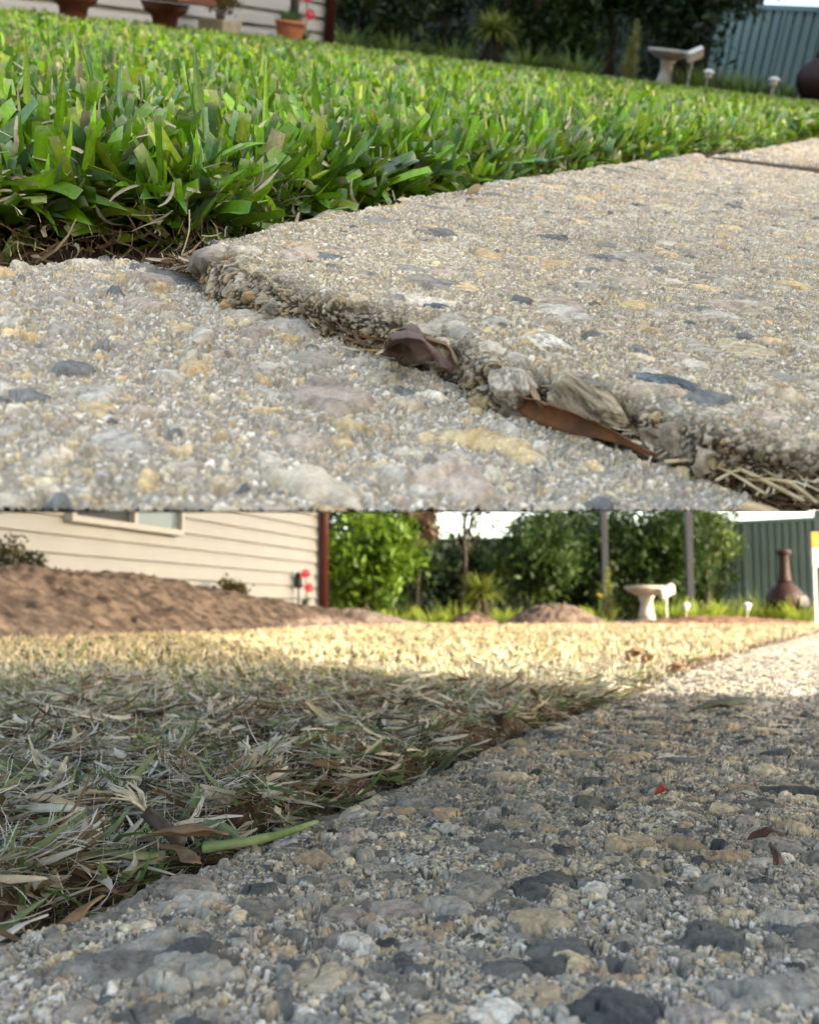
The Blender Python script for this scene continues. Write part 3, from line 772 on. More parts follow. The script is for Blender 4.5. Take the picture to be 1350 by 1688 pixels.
# ------------------------------------------------------------------ sheet metal fences
def fence(fr, A, B, top, base, label, mats, npan, step=None, ribs=7):
    A, B = Vector(A), Vector(B); L = (B - A).length; d = (B - A).normalized()
    root = thing("sheet_metal_fence", label, "fence", fr, (A.x, A.y, base), math.atan2(d.y, d.x))
    pw = L / npan
    for i in range(npan):
        tz = top + (step[i] if step else 0) - base
        mb = MB(); cols = []
        n = ribs; w = pw - 0.05
        for k in range(n):
            x0 = i * pw + 0.025 + w * k / n; x1 = x0 + w / n
            cols += [(x0, 0.0), (x0 + (x1 - x0) * .62, 0.0), (x0 + (x1 - x0) * .70, 0.035), (x0 + (x1 - x0) * .90, 0.035), (x1, 0.0)]
        mb.sheet([[(x, y, 0.02) for x, y in cols], [(x, y, tz - 0.03) for x, y in cols]])
        mb.build("fence_panel", mats, root)
        MB().box((i * pw + pw / 2, 0.012, tz), (pw, 0.07, 0.06)).build("top_rail", mats, root)
    for i in range(npan + 1):
        tz = top + (step[min(i, npan - 1)] if step else 0) - base
        MB().box((i * pw, 0.012, tz / 2), (0.05, 0.06, tz + 0.02)).build("post", mats, root)
    return root
A = LOW.ony(1120, 1000, 17.6); B = LOW.ony(1480, 1000, 15.6)
fence(LOW, (A.x, A.y, 0), (B.x, B.y, 0), 1.58, -0.08, "green ribbed sheet metal fence behind the tall brown chiminea", M['fence'], 3, [0, 0.0, 0.12], 9)
A2 = LOW.ony(470, 1000, 20.5); B2 = LOW.ony(1190, 1000, 19.0)
fence(LOW, (A2.x, A2.y, 0), (B2.x, B2.y, 0), 1.50, -0.08, "dark green boundary fence in deep shade behind the sunlit trees", M['fenceshade'], 5)
A = UPP.ony(1168, 120, 15.5); B = UPP.ony(1520, 160, 12.5)
fence(UPP, (A.x, A.y, 0), (B.x, B.y, 0), UPP.ony(1335, 8, 13.6).z, -0.08, "pale green ribbed sheet metal fence at the end of the green lawn", M['fence'], 3, None, 7)
A2 = UPP.ony(440, 80, 18.5); B2 = UPP.ony(1230, 120, 17.0)
fence(UPP, (A2.x, A2.y, 0), (B2.x, B2.y, 0), 1.7, -0.08, "dark boundary fence hidden in the gloom behind the garden trees of the green lawn", M['fenceshade'], 5)

# ------------------------------------------------------------------ trees, shrubs and plants
def leaf_cloud(P, size, cols, flat=0.3):
    N = len(P)
    d = rng.normal(0, 1, (N, 3)); d /= np.linalg.norm(d, axis=1)[:, None] + 1e-9
    e = rng.normal(0, 1, (N, 3)); e[:, 2] *= flat
    e -= d * (e * d).sum(1)[:, None]; e /= np.linalg.norm(e, axis=1)[:, None] + 1e-9
    s = (size * (0.6 + 0.8 * rng.random(N)))[:, None]
    V = np.stack([P - d * s, P + e * s * 0.42 - d * s * 0.1, P + d * s, P - e * s * 0.42 - d * s * 0.1], 1).reshape(-1, 3)
    Q = np.arange(4 * N).reshape(N, 4)
    return V, Q, np.repeat(cols, 4, axis=0)
def crown_pts(n, cen, rad, nclump, spread):
    c = rng.normal(0, 1, (nclump, 3)); c /= np.linalg.norm(c, axis=1)[:, None]
    c = c * (rng.random(nclump) ** 0.4)[:, None] * np.array(rad) + np.array(cen)
    i = rng.integers(0, nclump, n)
    return c[i] + rng.normal(0, 1, (n, 3)) * spread * np.array([1, 1, 0.7]), i
def tree(fr, name, label, cat, base, cen, rad, n, size, dark, light, nclump=26, spread=0.16, trunk_r=0.06, group=None, stems=1, lean=0.0):
    root = thing(name, label, cat, fr, base, 0, group)
    P, i = crown_pts(n, cen, rad, nclump, spread)
    m = P[:, 2] > 0.03; P = P[m]; i = i[m]
    f = np.clip(rng.random(nclump)[i] * 0.7 + rng.random(len(P)) * 0.4, 0, 1)[:, None]
    C = np.array(dark) * (1 - f) + np.array(light) * f
    V, Q, Cc = leaf_cloud(P, size, C)
    link("crown", pts_mesh("crown", V, Q, Cc), M['leafy'], root)
    mb = MB()
    for s in range(stems):
        a = random.uniform(0, 6.28); o = 0.0 if stems == 1 else 0.10 * rad[0]
        b0 = Vector((o * math.cos(a), o * math.sin(a), 0)); t = Vector(cen) + Vector((math.cos(a) * rad[0] * .2, math.sin(a) * rad[1] * .2, rad[2] * 0.2))
        pts = [b0.lerp(t, k / 6) + Vector((math.sin(k * 1.9 + a) * 0.02, math.cos(k * 1.3 + a) * 0.02, 0)) for k in range(7)]
        mb.tube(pts, [trunk_r * (1 - 0.11 * k) for k in range(7)], 8)
        for q in range(5):
            st = pts[3 + q % 3]; en = Vector(cen) + Vector((random.uniform(-.7, .7) * rad[0], random.uniform(-.7, .7) * rad[1], random.uniform(-.5, .7) * rad[2]))
            mb.tube([st, st.lerp(en, .5) + Vector((0, 0, .03)), en], [trunk_r * .45, trunk_r * .3, trunk_r * .12], 6)
    mb.build("trunk", M['bark'], root, smooth=True)
    return root
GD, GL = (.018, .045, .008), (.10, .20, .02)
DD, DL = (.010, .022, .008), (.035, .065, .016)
# near yard: from left to right
p = LOW.ony(600, 1000, 12.5)
tree(LOW, "broadleaf_tree", "bright green leafy tree beside the house corner", "tree", (p.x, p.y, 0), (0, 0, 0.78), (0.66, 0.5, 0.85), 6200, 0.055, (.012, .034, .006), (.13, .24, .018), 40, 0.14, 0.06, "trees along the back of the scalped lawn")
p = LOW.ony(650, 1000, 15.0)
tree(LOW, "broadleaf_tree", "dark shaded tree behind the bright leafy tree near the house", "tree", (p.x, p.y, 0), (0, 0, 1.0), (0.8, 0.5, 0.95), 3600, 0.06, DD, DL, 30, 0.18, 0.07, "trees along the back of the scalped lawn")
p = LOW.ony(880, 1000, 14.0)
tree(LOW, "slender_tree", "mid green tree with a pale slender trunk rising behind the soil heap", "tree", (p.x, p.y, 0), (0.05, 0, 0.85), (0.60, 0.4, 0.62), 5200, 0.05, (.012, .03, .010), (.055, .105, .02), 36, 0.13, 0.045, "trees along the back of the scalped lawn")
p = LOW.ony(1060, 1000, 15.0)
tree(LOW, "broadleaf_tree", "wide dark green tree behind the white birdbath", "tree", (p.x, p.y, 0), (0, 0, .85), (1.15, 0.6, 0.95), 9000, 0.055, DD, (.03, .068, .010), 60, 0.17, 0.07, "trees along the back of the scalped lawn")
p = LOW.ony(985, 1000, 16.5)
tree(LOW, "broadleaf_tree", "deep green tree between the two grey poles", "tree", (p.x, p.y, 0), (0, 0, .95), (0.85, 0.5, 1.05), 5600, 0.06, DD, (.028, .06, .010), 44, 0.18, 0.07, "trees along the back of the scalped lawn")
p = LOW.ony(1165, 1000, 16.0)
tree(LOW, "broadleaf_tree", "olive green tree overhanging the left end of the ribbed fence", "tree", (p.x, p.y, 0), (0, 0, 1.35), (0.42, 0.4, 0.55), 2000, 0.05, (.03, .05, .012), (.10, .16, .03), 18, 0.12, 0.05, "trees along the back of the scalped lawn")
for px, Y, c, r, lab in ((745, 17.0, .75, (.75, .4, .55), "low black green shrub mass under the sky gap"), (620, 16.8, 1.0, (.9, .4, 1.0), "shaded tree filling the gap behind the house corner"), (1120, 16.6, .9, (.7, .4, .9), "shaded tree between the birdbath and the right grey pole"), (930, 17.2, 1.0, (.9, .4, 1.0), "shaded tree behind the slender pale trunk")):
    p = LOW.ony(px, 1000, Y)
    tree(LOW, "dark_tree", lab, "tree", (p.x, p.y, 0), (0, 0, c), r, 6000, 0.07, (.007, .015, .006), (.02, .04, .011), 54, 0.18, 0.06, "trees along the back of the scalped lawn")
# the hanging dead fronds
p = LOW.ony(690, 1000, 13.5)
tree(LOW, "dead_tree", "withered tree with hanging brown foliage against the sky gap", "tree", (p.x, p.y, 0), (0.02, 0, 1.28), (0.20, 0.15, 0.48), 2200, 0.06, (.09, .06, .042), (.27, .19, .14), 18, 0.06, 0.022)
p = LOW.ony(770, 1000, 15.5)
tree(LOW, "bare_tree", "thin bare tree with sparse leaves standing in the sky gap", "tree", (p.x, p.y, 0), (0.1, 0, 1.75), (0.55, 0.3, 0.45), 420, 0.05, (.03, .035, .02), (.07, .07, .03), 20, 0.10, 0.035, None, 3)
# upper yard
for px, Y, c, r, n, lt, lab in ((590, 12.5, .9, (.75, .5, .95), 3600, DL, "dark hedge tree next to the corner of the house by the green lawn"),
                               (720, 14.0, 1.0, (.95, .5, 1.05), 4200, DL, "black green tree in deep shade left of the round topped palm shrub"),
                               (880, 13.5, .95, (.95, .5, .95), 4800, (.045, .085, .014), "mid green dense tree behind the round topped palm shrub"),
                               (1010, 14.0, 1.0, (.9, .5, 1.0), 4200, (.035, .07, .014), "dark dense tree behind the spiky plant and stone birdbath"),
                               (1125, 13.2, 1.1, (.62, .4, .9), 3000, (.035, .065, .02), "dusky tree overhanging the left end of the pale fence")):
    p = UPP.ony(px, 90, Y)
    tree(UPP, "broadleaf_tree", lab, "tree", (p.x, p.y, 0), (0, 0, c), r, n, 0.06, DD, lt, 34, 0.17, 0.07, "trees along the back of the green lawn")

def palm_shrub(fr, loc, label, sc=1.0, lit=(.16, .20, .03)):
    root = thing("palm_shrub", label, "shrub", fr, loc, 0, None, (0, 0), sc)
    N = 260; az = U(N, 0, 6.28); B = np.stack([0.05 * np.cos(az), 0.05 * np.sin(az), np.full(N, 0.30)], -1)
    c = np.array(lit) * U(N, .5, 1.3)[:, None]
    V, Q, C = strips(B, az, U(N, .1, 1.6), U(N, .4, 1.4), U(N, .18, .30), U(N, .014, .024), c * .7, c, K=5, tipw=.1)
    link("fronds", pts_mesh("fronds", V, Q, C), M['leafy'], root)
    mb = MB()
    for k in range(6):
        a = k * 1.05
        mb.tube([(0.10 * math.cos(a), 0.10 * math.sin(a), 0), (0.06 * math.cos(a), 0.06 * math.sin(a), .2), (0.03 * math.cos(a), 0.03 * math.sin(a), .36)], [.022, .018, .014], 7)
    mb.build("trunk", M['bark'], root, smooth=True)
    return root
p = LOW.ony(793, 1003, 11.5); palm_shrub(LOW, (p.x, p.y, 0), "round topped yellow green palm shrub behind the small soil heap", 1.05)
p = UPP.ony(808, 105, 11.5); palm_shrub(UPP, (p.x, p.y, 0), "round topped palm shrub against dark trees behind the green lawn", 1.0)

def spiky(fr, loc, label, h=0.5, n=420):
    root = thing("spiky_shrub", label, "shrub", fr, loc)
    z = U(n, 0.02, h); r = 0.10 * (1 - z / h) + 0.02; az = U(n, 0, 6.28)
    B = np.stack([r * .3 * np.cos(az), r * .3 * np.sin(az), z], -1)
    f = rng.random(n)[:, None]; c = np.array((.10, .15, .03)) * (1 - f) + np.array((.36, .36, .13)) * f
    V, Q, C = strips(B, az, U(n, .3, 1.2), U(n, -.2, .6), U(n, .05, .13) * (1.25 - z / h), U(n, .010, .022), c, c, K=3, tipw=.1)
    link("foliage", pts_mesh("foliage", V, Q, C), M['leafy'], root)
    MB().tube([(0, 0, 0), (0.01, 0, h * .5), (0, .01, h)], [.012, .009, .004], 6).build("stem", M['bark'], root)
    return root
p = LOW.ony(1003, 1012, 10.8); spiky(LOW, (p.x, p.y, 0), "tall yellow green spiky shrub at the foot of the left grey pole", 0.56)
p = UPP.ony(1033, 132, 10.2); spiky(UPP, (p.x, p.y, 0), "dull green upright spiky shrub left of the stone birdbath by the green lawn", 0.52)

def clump(fr, loc, label, group, n=90, L=(.12, .30), col=((.07, .13, .02), (.28, .36, .05)), flowers=0, spread=.10, wd=(.010, .022)):
    root = thing("strappy_plant", label, "plant", fr, loc, 0, group)
    az = U(n, 0, 6.28); rr = spread * np.sqrt(rng.random(n))
    B = np.stack([rr * np.cos(az), rr * np.sin(az), np.full(n, -.02)], -1)
    f = rng.random(n)[:, None]; c = np.array(col[0]) * (1 - f) + np.array(col[1]) * f
    V, Q, C = strips(B, az, U(n, .1, .7), U(n, .2, 1.3), U(n, *L), U(n, *wd), c * .8, c, K=4, tipw=.1)
    link("leaves", pts_mesh("leaves", V, Q, C), M['leafy'], root)
    for k in range(flowers):
        a = random.uniform(0, 6.28); h = random.uniform(.20, .30); r = random.uniform(.02, .10)
        st = MB().tube([(r * .3 * math.cos(a), r * .3 * math.sin(a), 0), (r * .7 * math.cos(a), r * .7 * math.sin(a), h * .6), (r * math.cos(a), r * math.sin(a), h)], .004, 5).build("flower_stem", M['stemgreen'], root)
        mb = MB()
        for q in range(6):
            b = q * math.pi / 3; c0 = Vector((r * math.cos(a), r * math.sin(a), h))
            mb.sheet([[c0, c0], [c0 + Vector((.018 * math.cos(b - .4), .018 * math.sin(b - .4), .012)), c0 + Vector((.018 * math.cos(b + .4), .018 * math.sin(b + .4), .012))], [c0 + Vector((.036 * math.cos(b - .15), .036 * math.sin(b - .15), .018)), c0 + Vector((.036 * math.cos(b + .15), .036 * math.sin(b + .15), .018))]])
        mb.build("flower", M['yellow'], st)
    return root
M['stemgreen'] = mat("flower_stalk", (.12, .18, .04), rough=.6, var=.1)
M['yellow'] = mat("yellow_petal", (.80, .48, .04), rough=.6, var=.08, trans=.3)
M['pink'] = mat("pink_petal", (.70, .10, .16), rough=.6, var=.08, trans=.3)
gl = "leafy plants along the back of the scalped lawn"
for px, Y, fl, n, L, lab in ((566, 11.0, 0, 70, (.08, .18), "low white edged plant at the end of the mulch mound"),
                            (655, 11.5, 0, 80, (.08, .20), "small green tuft in the shade right of the house"),
                            (712, 11.3, 0, 80, (.08, .22), "green tuft left of the small soil heap"),
                            (752, 11.4, 0, 60, (.10, .30), "taller thin tuft just left of the palm shrub"),
                            (838, 11.4, 0, 80, (.08, .22), "green tuft between the palm shrub and the large soil heap"),
                            (985, 11.2, 2, 80, (.10, .22), "plant with two yellow flowers right of the large soil heap"),
                            (1112, 10.9, 0, 120, (.14, .28), "sunlit strappy clump just right of the birdbath"),
                            (1160, 10.7, 0, 120, (.14, .28), "sunlit strappy clump between the two garden lights"),
                            (1205, 10.8, 0, 110, (.14, .28), "sunlit strappy clump left of the right hand garden light"),
                            (1262, 10.9, 3, 120, (.16, .32), "yellow flowered clump left of the chiminea"),
                            (1318, 10.6, 2, 110, (.14, .28), "yellow flowered clump right of the chiminea")):
    p = LOW.ony(px, 1008, Y); clump(LOW, (p.x, p.y, 0), lab, gl, int(n * 1.5), (L[0] * 1.3, L[1] * 1.25), ((.12, .20, .03), (.42, .50, .08)), fl, .17)
gu = "leafy plants along the back of the green lawn"
for px, Y, n, L, lab in ((575, 11.0, 90, (.10, .24), "dark fern like tuft beside the house corner and green lawn"),
                        (660, 11.2, 80, (.10, .22), "dim tuft under the black green tree behind the lawn"),
                        (745, 11.2, 80, (.10, .22), "grassy tuft left of the dim palm shrub"),
                        (870, 11.0, 90, (.10, .24), "grassy tuft right of the dim palm shrub"),
                        (950, 11.0, 90, (.10, .24), "grassy tuft left of the dull spiky shrub"),
                        (1145, 10.6, 90, (.12, .24), "grassy clump right of the weathered birdbath"),
                        (1185, 10.9, 100, (.12, .24), "grassy clump right of the nearer white capped light"),
                        (1232, 10.6, 100, (.12, .24), "grassy clump at the foot of the pale fence"),
                        (1292, 10.6, 90, (.10, .22), "grassy clump left of the dark round chiminea")):
    p = UPP.ony(px, 70 + .12 * (px - 675) + 12, Y); clump(UPP, (p.x, p.y, 0), lab, gu, int(n * 1.6), (L[0] * 1.2, L[1] * 1.35), ((.04, .08, .014), (.15, .21, .035)), 0, .2)

# ------------------------------------------------------------------ garden ornaments
def birdbath(fr, loc, label, sc, panel=True):
    root = thing("birdbath", label, "birdbath", fr, loc, 0, None, (0, 0), sc)
    MB().lathe([(.135, 0), (.135, .03), (.12, .045), (.105, .06)], 8).build("base", M['stone'], root, bevel=0.0)
    MB().lathe([(.105, .06), (.092, .11), (.078, .17), (.072, .23), (.078, .29), (.10, .335)], 28).build("pedestal", M['stone'], root, smooth=True)
    mb = MB(); mb.lathe([(.09, .335), (.16, .36), (.235, .40), (.262, .425), (.268, .445), (.255, .455), (.235, .447), (.20, .425), (.10, .405), (.01, .40)], 36, rib=12, ribd=.012)
    mb.build("bowl", M['stone'], root, smooth=True)
    return root
p = LOW.ony(1066, 1018, 10.6); birdbath(LOW, (p.x, p.y, -0.01), "white stone birdbath standing in sunlit flowers behind the bleached lawn", 0.84)
p = UPP.ony(1093, 141, 10.6); birdbath(UPP, (p.x, p.y, -0.03), "weathered white birdbath standing in the grass behind the green lawn", 0.77)
def solar_panel(fr, loc, label, sc=1.0):
    root = thing("solar_panel", label, "solar panel", fr, loc, 0.3, None, (0, 0), sc)
    R = Euler((0.5, -0.45, 0)).to_matrix()
    MB().box((0, 0, .30), (.15, .05, .10), R).build("panel_housing", M['white'], root, bevel=0.006)
    MB().tube([(0.0, .02, 0), (0.0, .02, .29)], .009, 8).build("stake", M['white'], root)
    return root
p = LOW.ony(1101, 1018, 10.4); solar_panel(LOW, (p.x, p.y, 0), "small tilted white solar panel right of the sunlit white birdbath", 1.05)
p = UPP.ony(1134, 146, 10.4); solar_panel(UPP, (p.x, p.y, 0), "small tilted white solar panel right of the weathered birdbath", 1.0)
def garden_light(fr, loc, label, group, sc=1.0):
    root = thing("garden_light", label, "garden light", fr, loc, 0, group, (0, 0), sc)
    MB().tube([(0, 0, -.02), (0, 0, .16)], .010, 8).build("stake", M['steel2'], root)
    MB().lathe([(.030, .16), (.034, .17), (.036, .215), (.030, .22)], 16).build("lens", M['lens'], root, smooth=True)
    MB().lathe([(.062, .213), (.060, .222), (.030, .245), (.012, .252)], 20).build("cap", M['white'], root, smooth=True)
    return root
M['steel2'] = mat("brushed_stake", (.32, .31, .29), rough=.4, metal=.5, var=.1)
M['lens'] = mat("clear_lens", (.5, .5, .46), rough=.2, var=.05)
for px, py, Y, fr, lab, g in ((1131, 1018, 10.2, LOW, "white capped solar light left of the strappy sunlit clumps", "solar lights behind the scalped lawn"),
                             (1232, 1020, 10.0, LOW, "white capped solar light just left of the tall chiminea", "solar lights behind the scalped lawn"),
                             (1160, 158, 9.4, UPP, "white capped solar light right of the weathered birdbath", "solar lights behind the green lawn"),
                             (1267, 172, 9.2, UPP, "white capped solar light standing before the pale green fence", "solar lights behind the green lawn")):
    p = fr.ony(px, py, Y); garden_light(fr, (p.x, p.y, 0.0 if fr is LOW else -0.01), lab, g, .78)
def chiminea(fr, loc, label, sc=1.0):
    root = thing("chiminea", label, "chiminea", fr, loc, 0.4, None, (0, 0), sc)
    MB().lathe([(.10, .06), (.15, .10), (.19, .17), (.20, .23), (.185, .29), (.145, .345), (.10, .385), (.075, .41)], 72, rib=36, ribd=.010).build("belly", M['clay'], root, smooth=True)
    MB().lathe([(.076, .41), (.070, .44), (.060, .50), (.052, .60), (.050, .68), (.056, .70)], 32).build("chimney", M['clay'], root, smooth=True)
    MB().lathe([(.056, .70), (.074, .705), (.078, .73), (.070, .755), (.050, .76)], 32).build("rim", M['clay'], root, smooth=True)
    for k in range(3):
        a = k * 2.094 + .3
        MB().tube([(.10 * math.cos(a), .10 * math.sin(a), .10), (.15 * math.cos(a), .15 * math.sin(a), -.02)], .014, 8).build("leg", M['black'], root)
    mb = MB().lathe([(.062, 0), (.074, .004), (.074, .022), (.060, .026)], 24)
    mb.bm.transform(Matrix.Translation((.06, -.182, .21)) @ Matrix.Rotation(math.radians(82), 4, 'X'))
    mb.build("mouth", M['black'], root, smooth=True)
    return root
p = LOW.ony(1295, 1008, 10.8); chiminea(LOW, (p.x, p.y, 0.0), "tall red brown clay chiminea standing in sun before the green fence", 1.0)
p = UPP.ony(1340, 170, 10.3); chiminea(UPP, (p.x, p.y, -0.02), "dark round bellied chiminea cut by the right edge beside the green lawn", 1.02)
def pole(fr, px, label, Y, wd, g):
    p = fr.ony(px, 1000, Y)
    root = thing("steel_pole", label, "pole", fr, (p.x, p.y, 0), 0, g)
    MB().box((0, 0, 1.0), (wd, wd, 2.1)).build("post", M['steel'], root, bevel=.006)
    MB().box((0, 0, .03), (wd * 1.9, wd * 1.9, .02)).build("base_plate", M['steel'], root)
pole(LOW, 998, "dark grey steel pole rising behind the yellow spiky shrub", 12.0, .07, "grey poles behind the scalped lawn")
pole(LOW, 1138, "dark grey steel pole rising at the left end of the ribbed fence", 12.0, .075, "grey poles behind the scalped lawn")
p = LOW.ony(1345, 1016, 9.0)
root = thing("painted_stake", "white stake with an orange top at the right edge beside the chiminea", "stake", LOW, (p.x, p.y, 0))
MB().box((0, 0, .30), (.030, .030, .64)).build("shaft", M['white'], root, bevel=.004)
MB().box((.012, 0, .58), (.060, .034, .17)).build("sleeve", M['white'], root, bevel=.004)
MB().box((.012, 0, .735), (.062, .036, .13)).build("orange_top", M['orange'], root, bevel=.006)

# shrubs on the mulch mound and pots beside the other house
def shrub(fr, loc, label, rad, n, size, dark, light, name="shrub", trunk=.012):
    return tree(fr, name, label, "shrub", loc, (0, 0, rad[2]), rad, n, size, dark, light, 16, rad[0] * .22, trunk, None, 2)
p = LOW.ony(380, 975, 7.5); shrub(LOW, (p.x, p.y, p.z - .07), "small round olive shrub on the mulch mound below the window", (.135, .13, .085), 900, .018, (.035, .035, .012), (.15, .14, .04))
p = LOW.ony(12, 935, 5.2); shrub(LOW, (p.x, p.y, p.z - .06), "dark bronze green shrub at the left edge on top of the mulch mound", (.15, .14, .10), 900, .017, (.022, .024, .012), (.09, .08, .035))
p = LOW.ony(492, 985, 8.9)
def lantern(fr, loc, label):
    root = thing("lantern_stake", label, "lantern", fr, loc)
    MB().tube([(0, 0, 0), (0, 0, .24)], .008, 8).build("stake", M['black'], root)
    MB().lathe([(.030, .16), (.034, .17), (.034, .27), (.022, .285), (.008, .30)], 16).build("lamp_head", M['black'], root, smooth=True)
    return root
lantern(LOW, (p.x, p.y, p.z - .08), "black garden lantern by the downpipe at the end of the mulch mound")
def pinkflower(fr, loc, label, h):
    root = thing("pink_flower", label, "flower", fr, loc)
    MB().tube([(0, 0, 0), (.01, 0, h * .5), (0.0, 0, h)], .005, 6).build("flower_stem", M['stemgreen'], root)
    for (x, z) in ((0.0, h), (.03, h - .12)):
        mb = MB()
        for q in range(8):
            b = q * math.pi / 4; c0 = Vector((x, -.01, z))
            mb.sheet([[c0 + Vector((0, -.012, 0)), c0 + Vector((0, -.012, .001))], [c0 + Vector((.03 * math.cos(b - .38), .004, .03 * math.sin(b - .38))), c0 + Vector((.03 * math.cos(b + .38), .004, .03 * math.sin(b + .38)))],
                      [c0 + Vector((.042 * math.cos(b - .2), -.006, .042 * math.sin(b - .2))), c0 + Vector((.042 * math.cos(b + .2), -.006, .042 * math.sin(b + .2)))]])
        mb.build("flower", M['pink'], root)
    n = 50; az = U(n, 0, 6.28); c = np.array((.06, .12, .03)) * U(n, .5, 1.5)[:, None]
    V, Q, C = strips(np.zeros((n, 3)), az, U(n, .2, 1.0), U(n, .2, 1.0), U(n, .05, .12), U(n, .008, .014), c, c, K=3)
    link("leaves", pts_mesh("leaves", V, Q, C), M['leafy'], root)
p = LOW.ony(503, 985, 8.8); pinkflower(LOW, (p.x, p.y, p.z - .07), "pink flower with a short leafy tuft beside the black garden lantern", .27)

p = UPP.ony(478, 52, 8.2)
root = thing("flower_pot", "terracotta pot with a green tuft against the house beyond the green lawn", "flower pot", UPP, (p.x, p.y, p.z - .10))
MB().lathe([(.060, 0), (.085, .06), (.100, .12), (.104, .15), (.112, .155), (.112, .175), (.098, .178), (.090, .15)], 28).build("pot", M['terracotta'], root, smooth=True)
n = 160; az = U(n, 0, 6.28); c = np.array((.06, .13, .04)) * U(n, .5, 1.6)[:, None]
V, Q, C = strips(np.stack([.05 * np.cos(az), .05 * np.sin(az), np.full(n, .16)], -1), az, U(n, 0, 1.1), U(n, .2, .8), U(n, .06, .13), U(n, .005, .010), c, c, K=3)
link("plant", pts_mesh("plant", V, Q, C), M['leafy'], root)
p = UPP.ony(484, 40, 8.5); lantern(UPP, (p.x, p.y, p.z - .10), "black garden lantern behind the terracotta pot")
p = UPP.ony(503, 42, 8.6); pinkflower(UPP, (p.x, p.y, p.z - .10), "pink flower above the terracotta pot by the dark red downpipe", .30)
p = UPP.ony(362, 44, 7.2)
root = thing("planter_box", "grey planter trough with a bronze leaved shrub against the cream house", "planter", UPP, (p.x, p.y, p.z - .07), -.9)
MB().box((0, 0, .05), (.30, .13, .13), None, 1.08).build("trough", M['planter'], root, bevel=.006)
P_, i_ = crown_pts(1300, (0, 0, .27), (.15, .12, .11), 16, .03); f = rng.random(len(P_))[:, None]
V, Q, C = leaf_cloud(P_, .016, np.array((.05, .06, .018)) * (1 - f) + np.array((.26, .18, .07)) * f)
link("crown", pts_mesh("crown", V, Q, C), M['leafy'], root)
mb = MB()
for k in range(5): mb.tube([(-.04 + .02 * k, 0, .09), (-.06 + .03 * k, .01, .20), (-.10 + .05 * k, 0, .30)], [.006, .005, .003], 6)
mb.build("stem", M['bark'], root)
def turned_stand(px, py, Y, top, label, tray):
    p = UPP.ony(px, py, Y)
    root = thing("wooden_stand", label, "stand", UPP, (p.x, p.y, p.z - .16), -.6)
    MB().lathe([(.095, 0), (.095, .03), (.065, .06), (.055, .12), (.065, .18), (.10, top - .06), (.12, top - .02)], 28).build("pedestal", M['wood'], root, smooth=True)
    if tray: MB().box((0.05, 0, top), (.34, .26, .03)).build("table_top", M['wood'], root, bevel=.006)
    else: MB().lathe([(.11, top - .02), (.125, top), (.12, top + .12), (.11, top + .13)], 28).build("urn", M['wood'], root, smooth=True)
turned_stand(272, 34, 5.6, .262, "dark red brown pedestal with a flat overhanging top in front of the house", True)
turned_stand(121, 18, 5.2, .26, "red brown turned pedestal left of the flat topped pedestal", False)

# ------------------------------------------------------------------ loose stones, leaves, straws and twigs in the joint and on the slabs
def rock(fr, px, py, z, size, rot, label, cols, seed, pull=.001):
    bm = bmesh.new(); bmesh.ops.create_icosphere(bm, subdivisions=5, radius=1.0)
    me = bpy.data.meshes.new("stone"); bm.to_mesh(me); bm.free()
    n = len(me.vertices); co = np.empty(n * 3); me.vertices.foreach_get("co", co); co = co.reshape(-1, 3)
    r = np.random.default_rng(seed)
    rad = np.ones(n)
    for k in range(24):                      # broken facets
        v = r.normal(0, 1, 3); v /= np.linalg.norm(v); h = r.uniform(.58, .95)
        dd = co @ v; rad = np.where(dd * rad > h, h / np.maximum(dd, .2), rad)
    P = co * rad[:, None]
    nz = fbm(P[:, 0] * 1 + P[:, 2] * .7, P[:, 1] + P[:, 2] * .6, 2.2, seed, 4) - .5
    nf = fbm(P[:, 0] + P[:, 2] * .8, P[:, 1] - P[:, 2] * .5, 11, seed + 1, 3) - .5
    P = P * (1 + .34 * nz + .13 * nf)[:, None] * np.array(size)
    f = np.clip((nz + .22) * 2.2, 0, 1)[:, None]
    C = (np.array(cols[0]) * (1 - f) + np.array(cols[1]) * f) * (1 + 2.0 * nf)[:, None]
    me.vertices.foreach_set("co", P.astype(np.float32).ravel())
    me.polygons.foreach_set("use_smooth", np.full(len(me.polygons), True))
    ca = me.color_attributes.new("Col", 'FLOAT_COLOR', 'POINT'); c4 = np.ones((n, 4), np.float32); c4[:, :3] = np.clip(C, 0.01, .9); ca.data.foreach_set("color", c4.ravel())
    p = fr.onz(px, py, z); p = p + (Vector((0, 0, .1)) - p).normalized() * pull
    o = link("stone", me, M['concrete'], None, fr.M @ Matrix.Translation(p) @ Euler(rot).to_matrix().to_4x4())
    return tag(o, label, "stone", "stones lodged in the joint between the slabs")
TAN, CREAM, BRN, SLT = (.42, .30, .17), (.52, .44, .33), (.20, .16, .11), (.07, .08, .085)
rock(UPP, 795, 566, .011, (.0080, .0060, .0068), (.2, .1, .3), "chunky orange tan stone lodged upright in the edge of the raised slab", ((.42, .25, .11), (.55, .42, .28)), 1)
rock(UPP, 846, 640, .008, (.0090, .0055, .0075), (.1, .3, -.5), "pale translucent grey stone in the joint above the orange brown leaf", ((.24, .20, .15), (.40, .35, .28)), 2)
rock(UPP, 968, 662, .0085, (.0190, .0070, .0062), (.15, .18, -.62), "long rough brown stone sticking out of the slab edge", ((.15, .115, .075), (.40, .32, .21)), 3)
rock(UPP, 1275, 722, .008, (.0210, .0080, .0058), (.1, .05, -.28), "long pale tan stone in the slab edge near the right side", ((.30, .25, .17), CREAM), 4)
rock(UPP, 727, 524, .0125, (.0105, .0070, .0040), (.3, .05, -.1), "flat dark slate stone on the rim of the raised slab", ((.035, .042, .046), (.12, .13, .135)), 5)
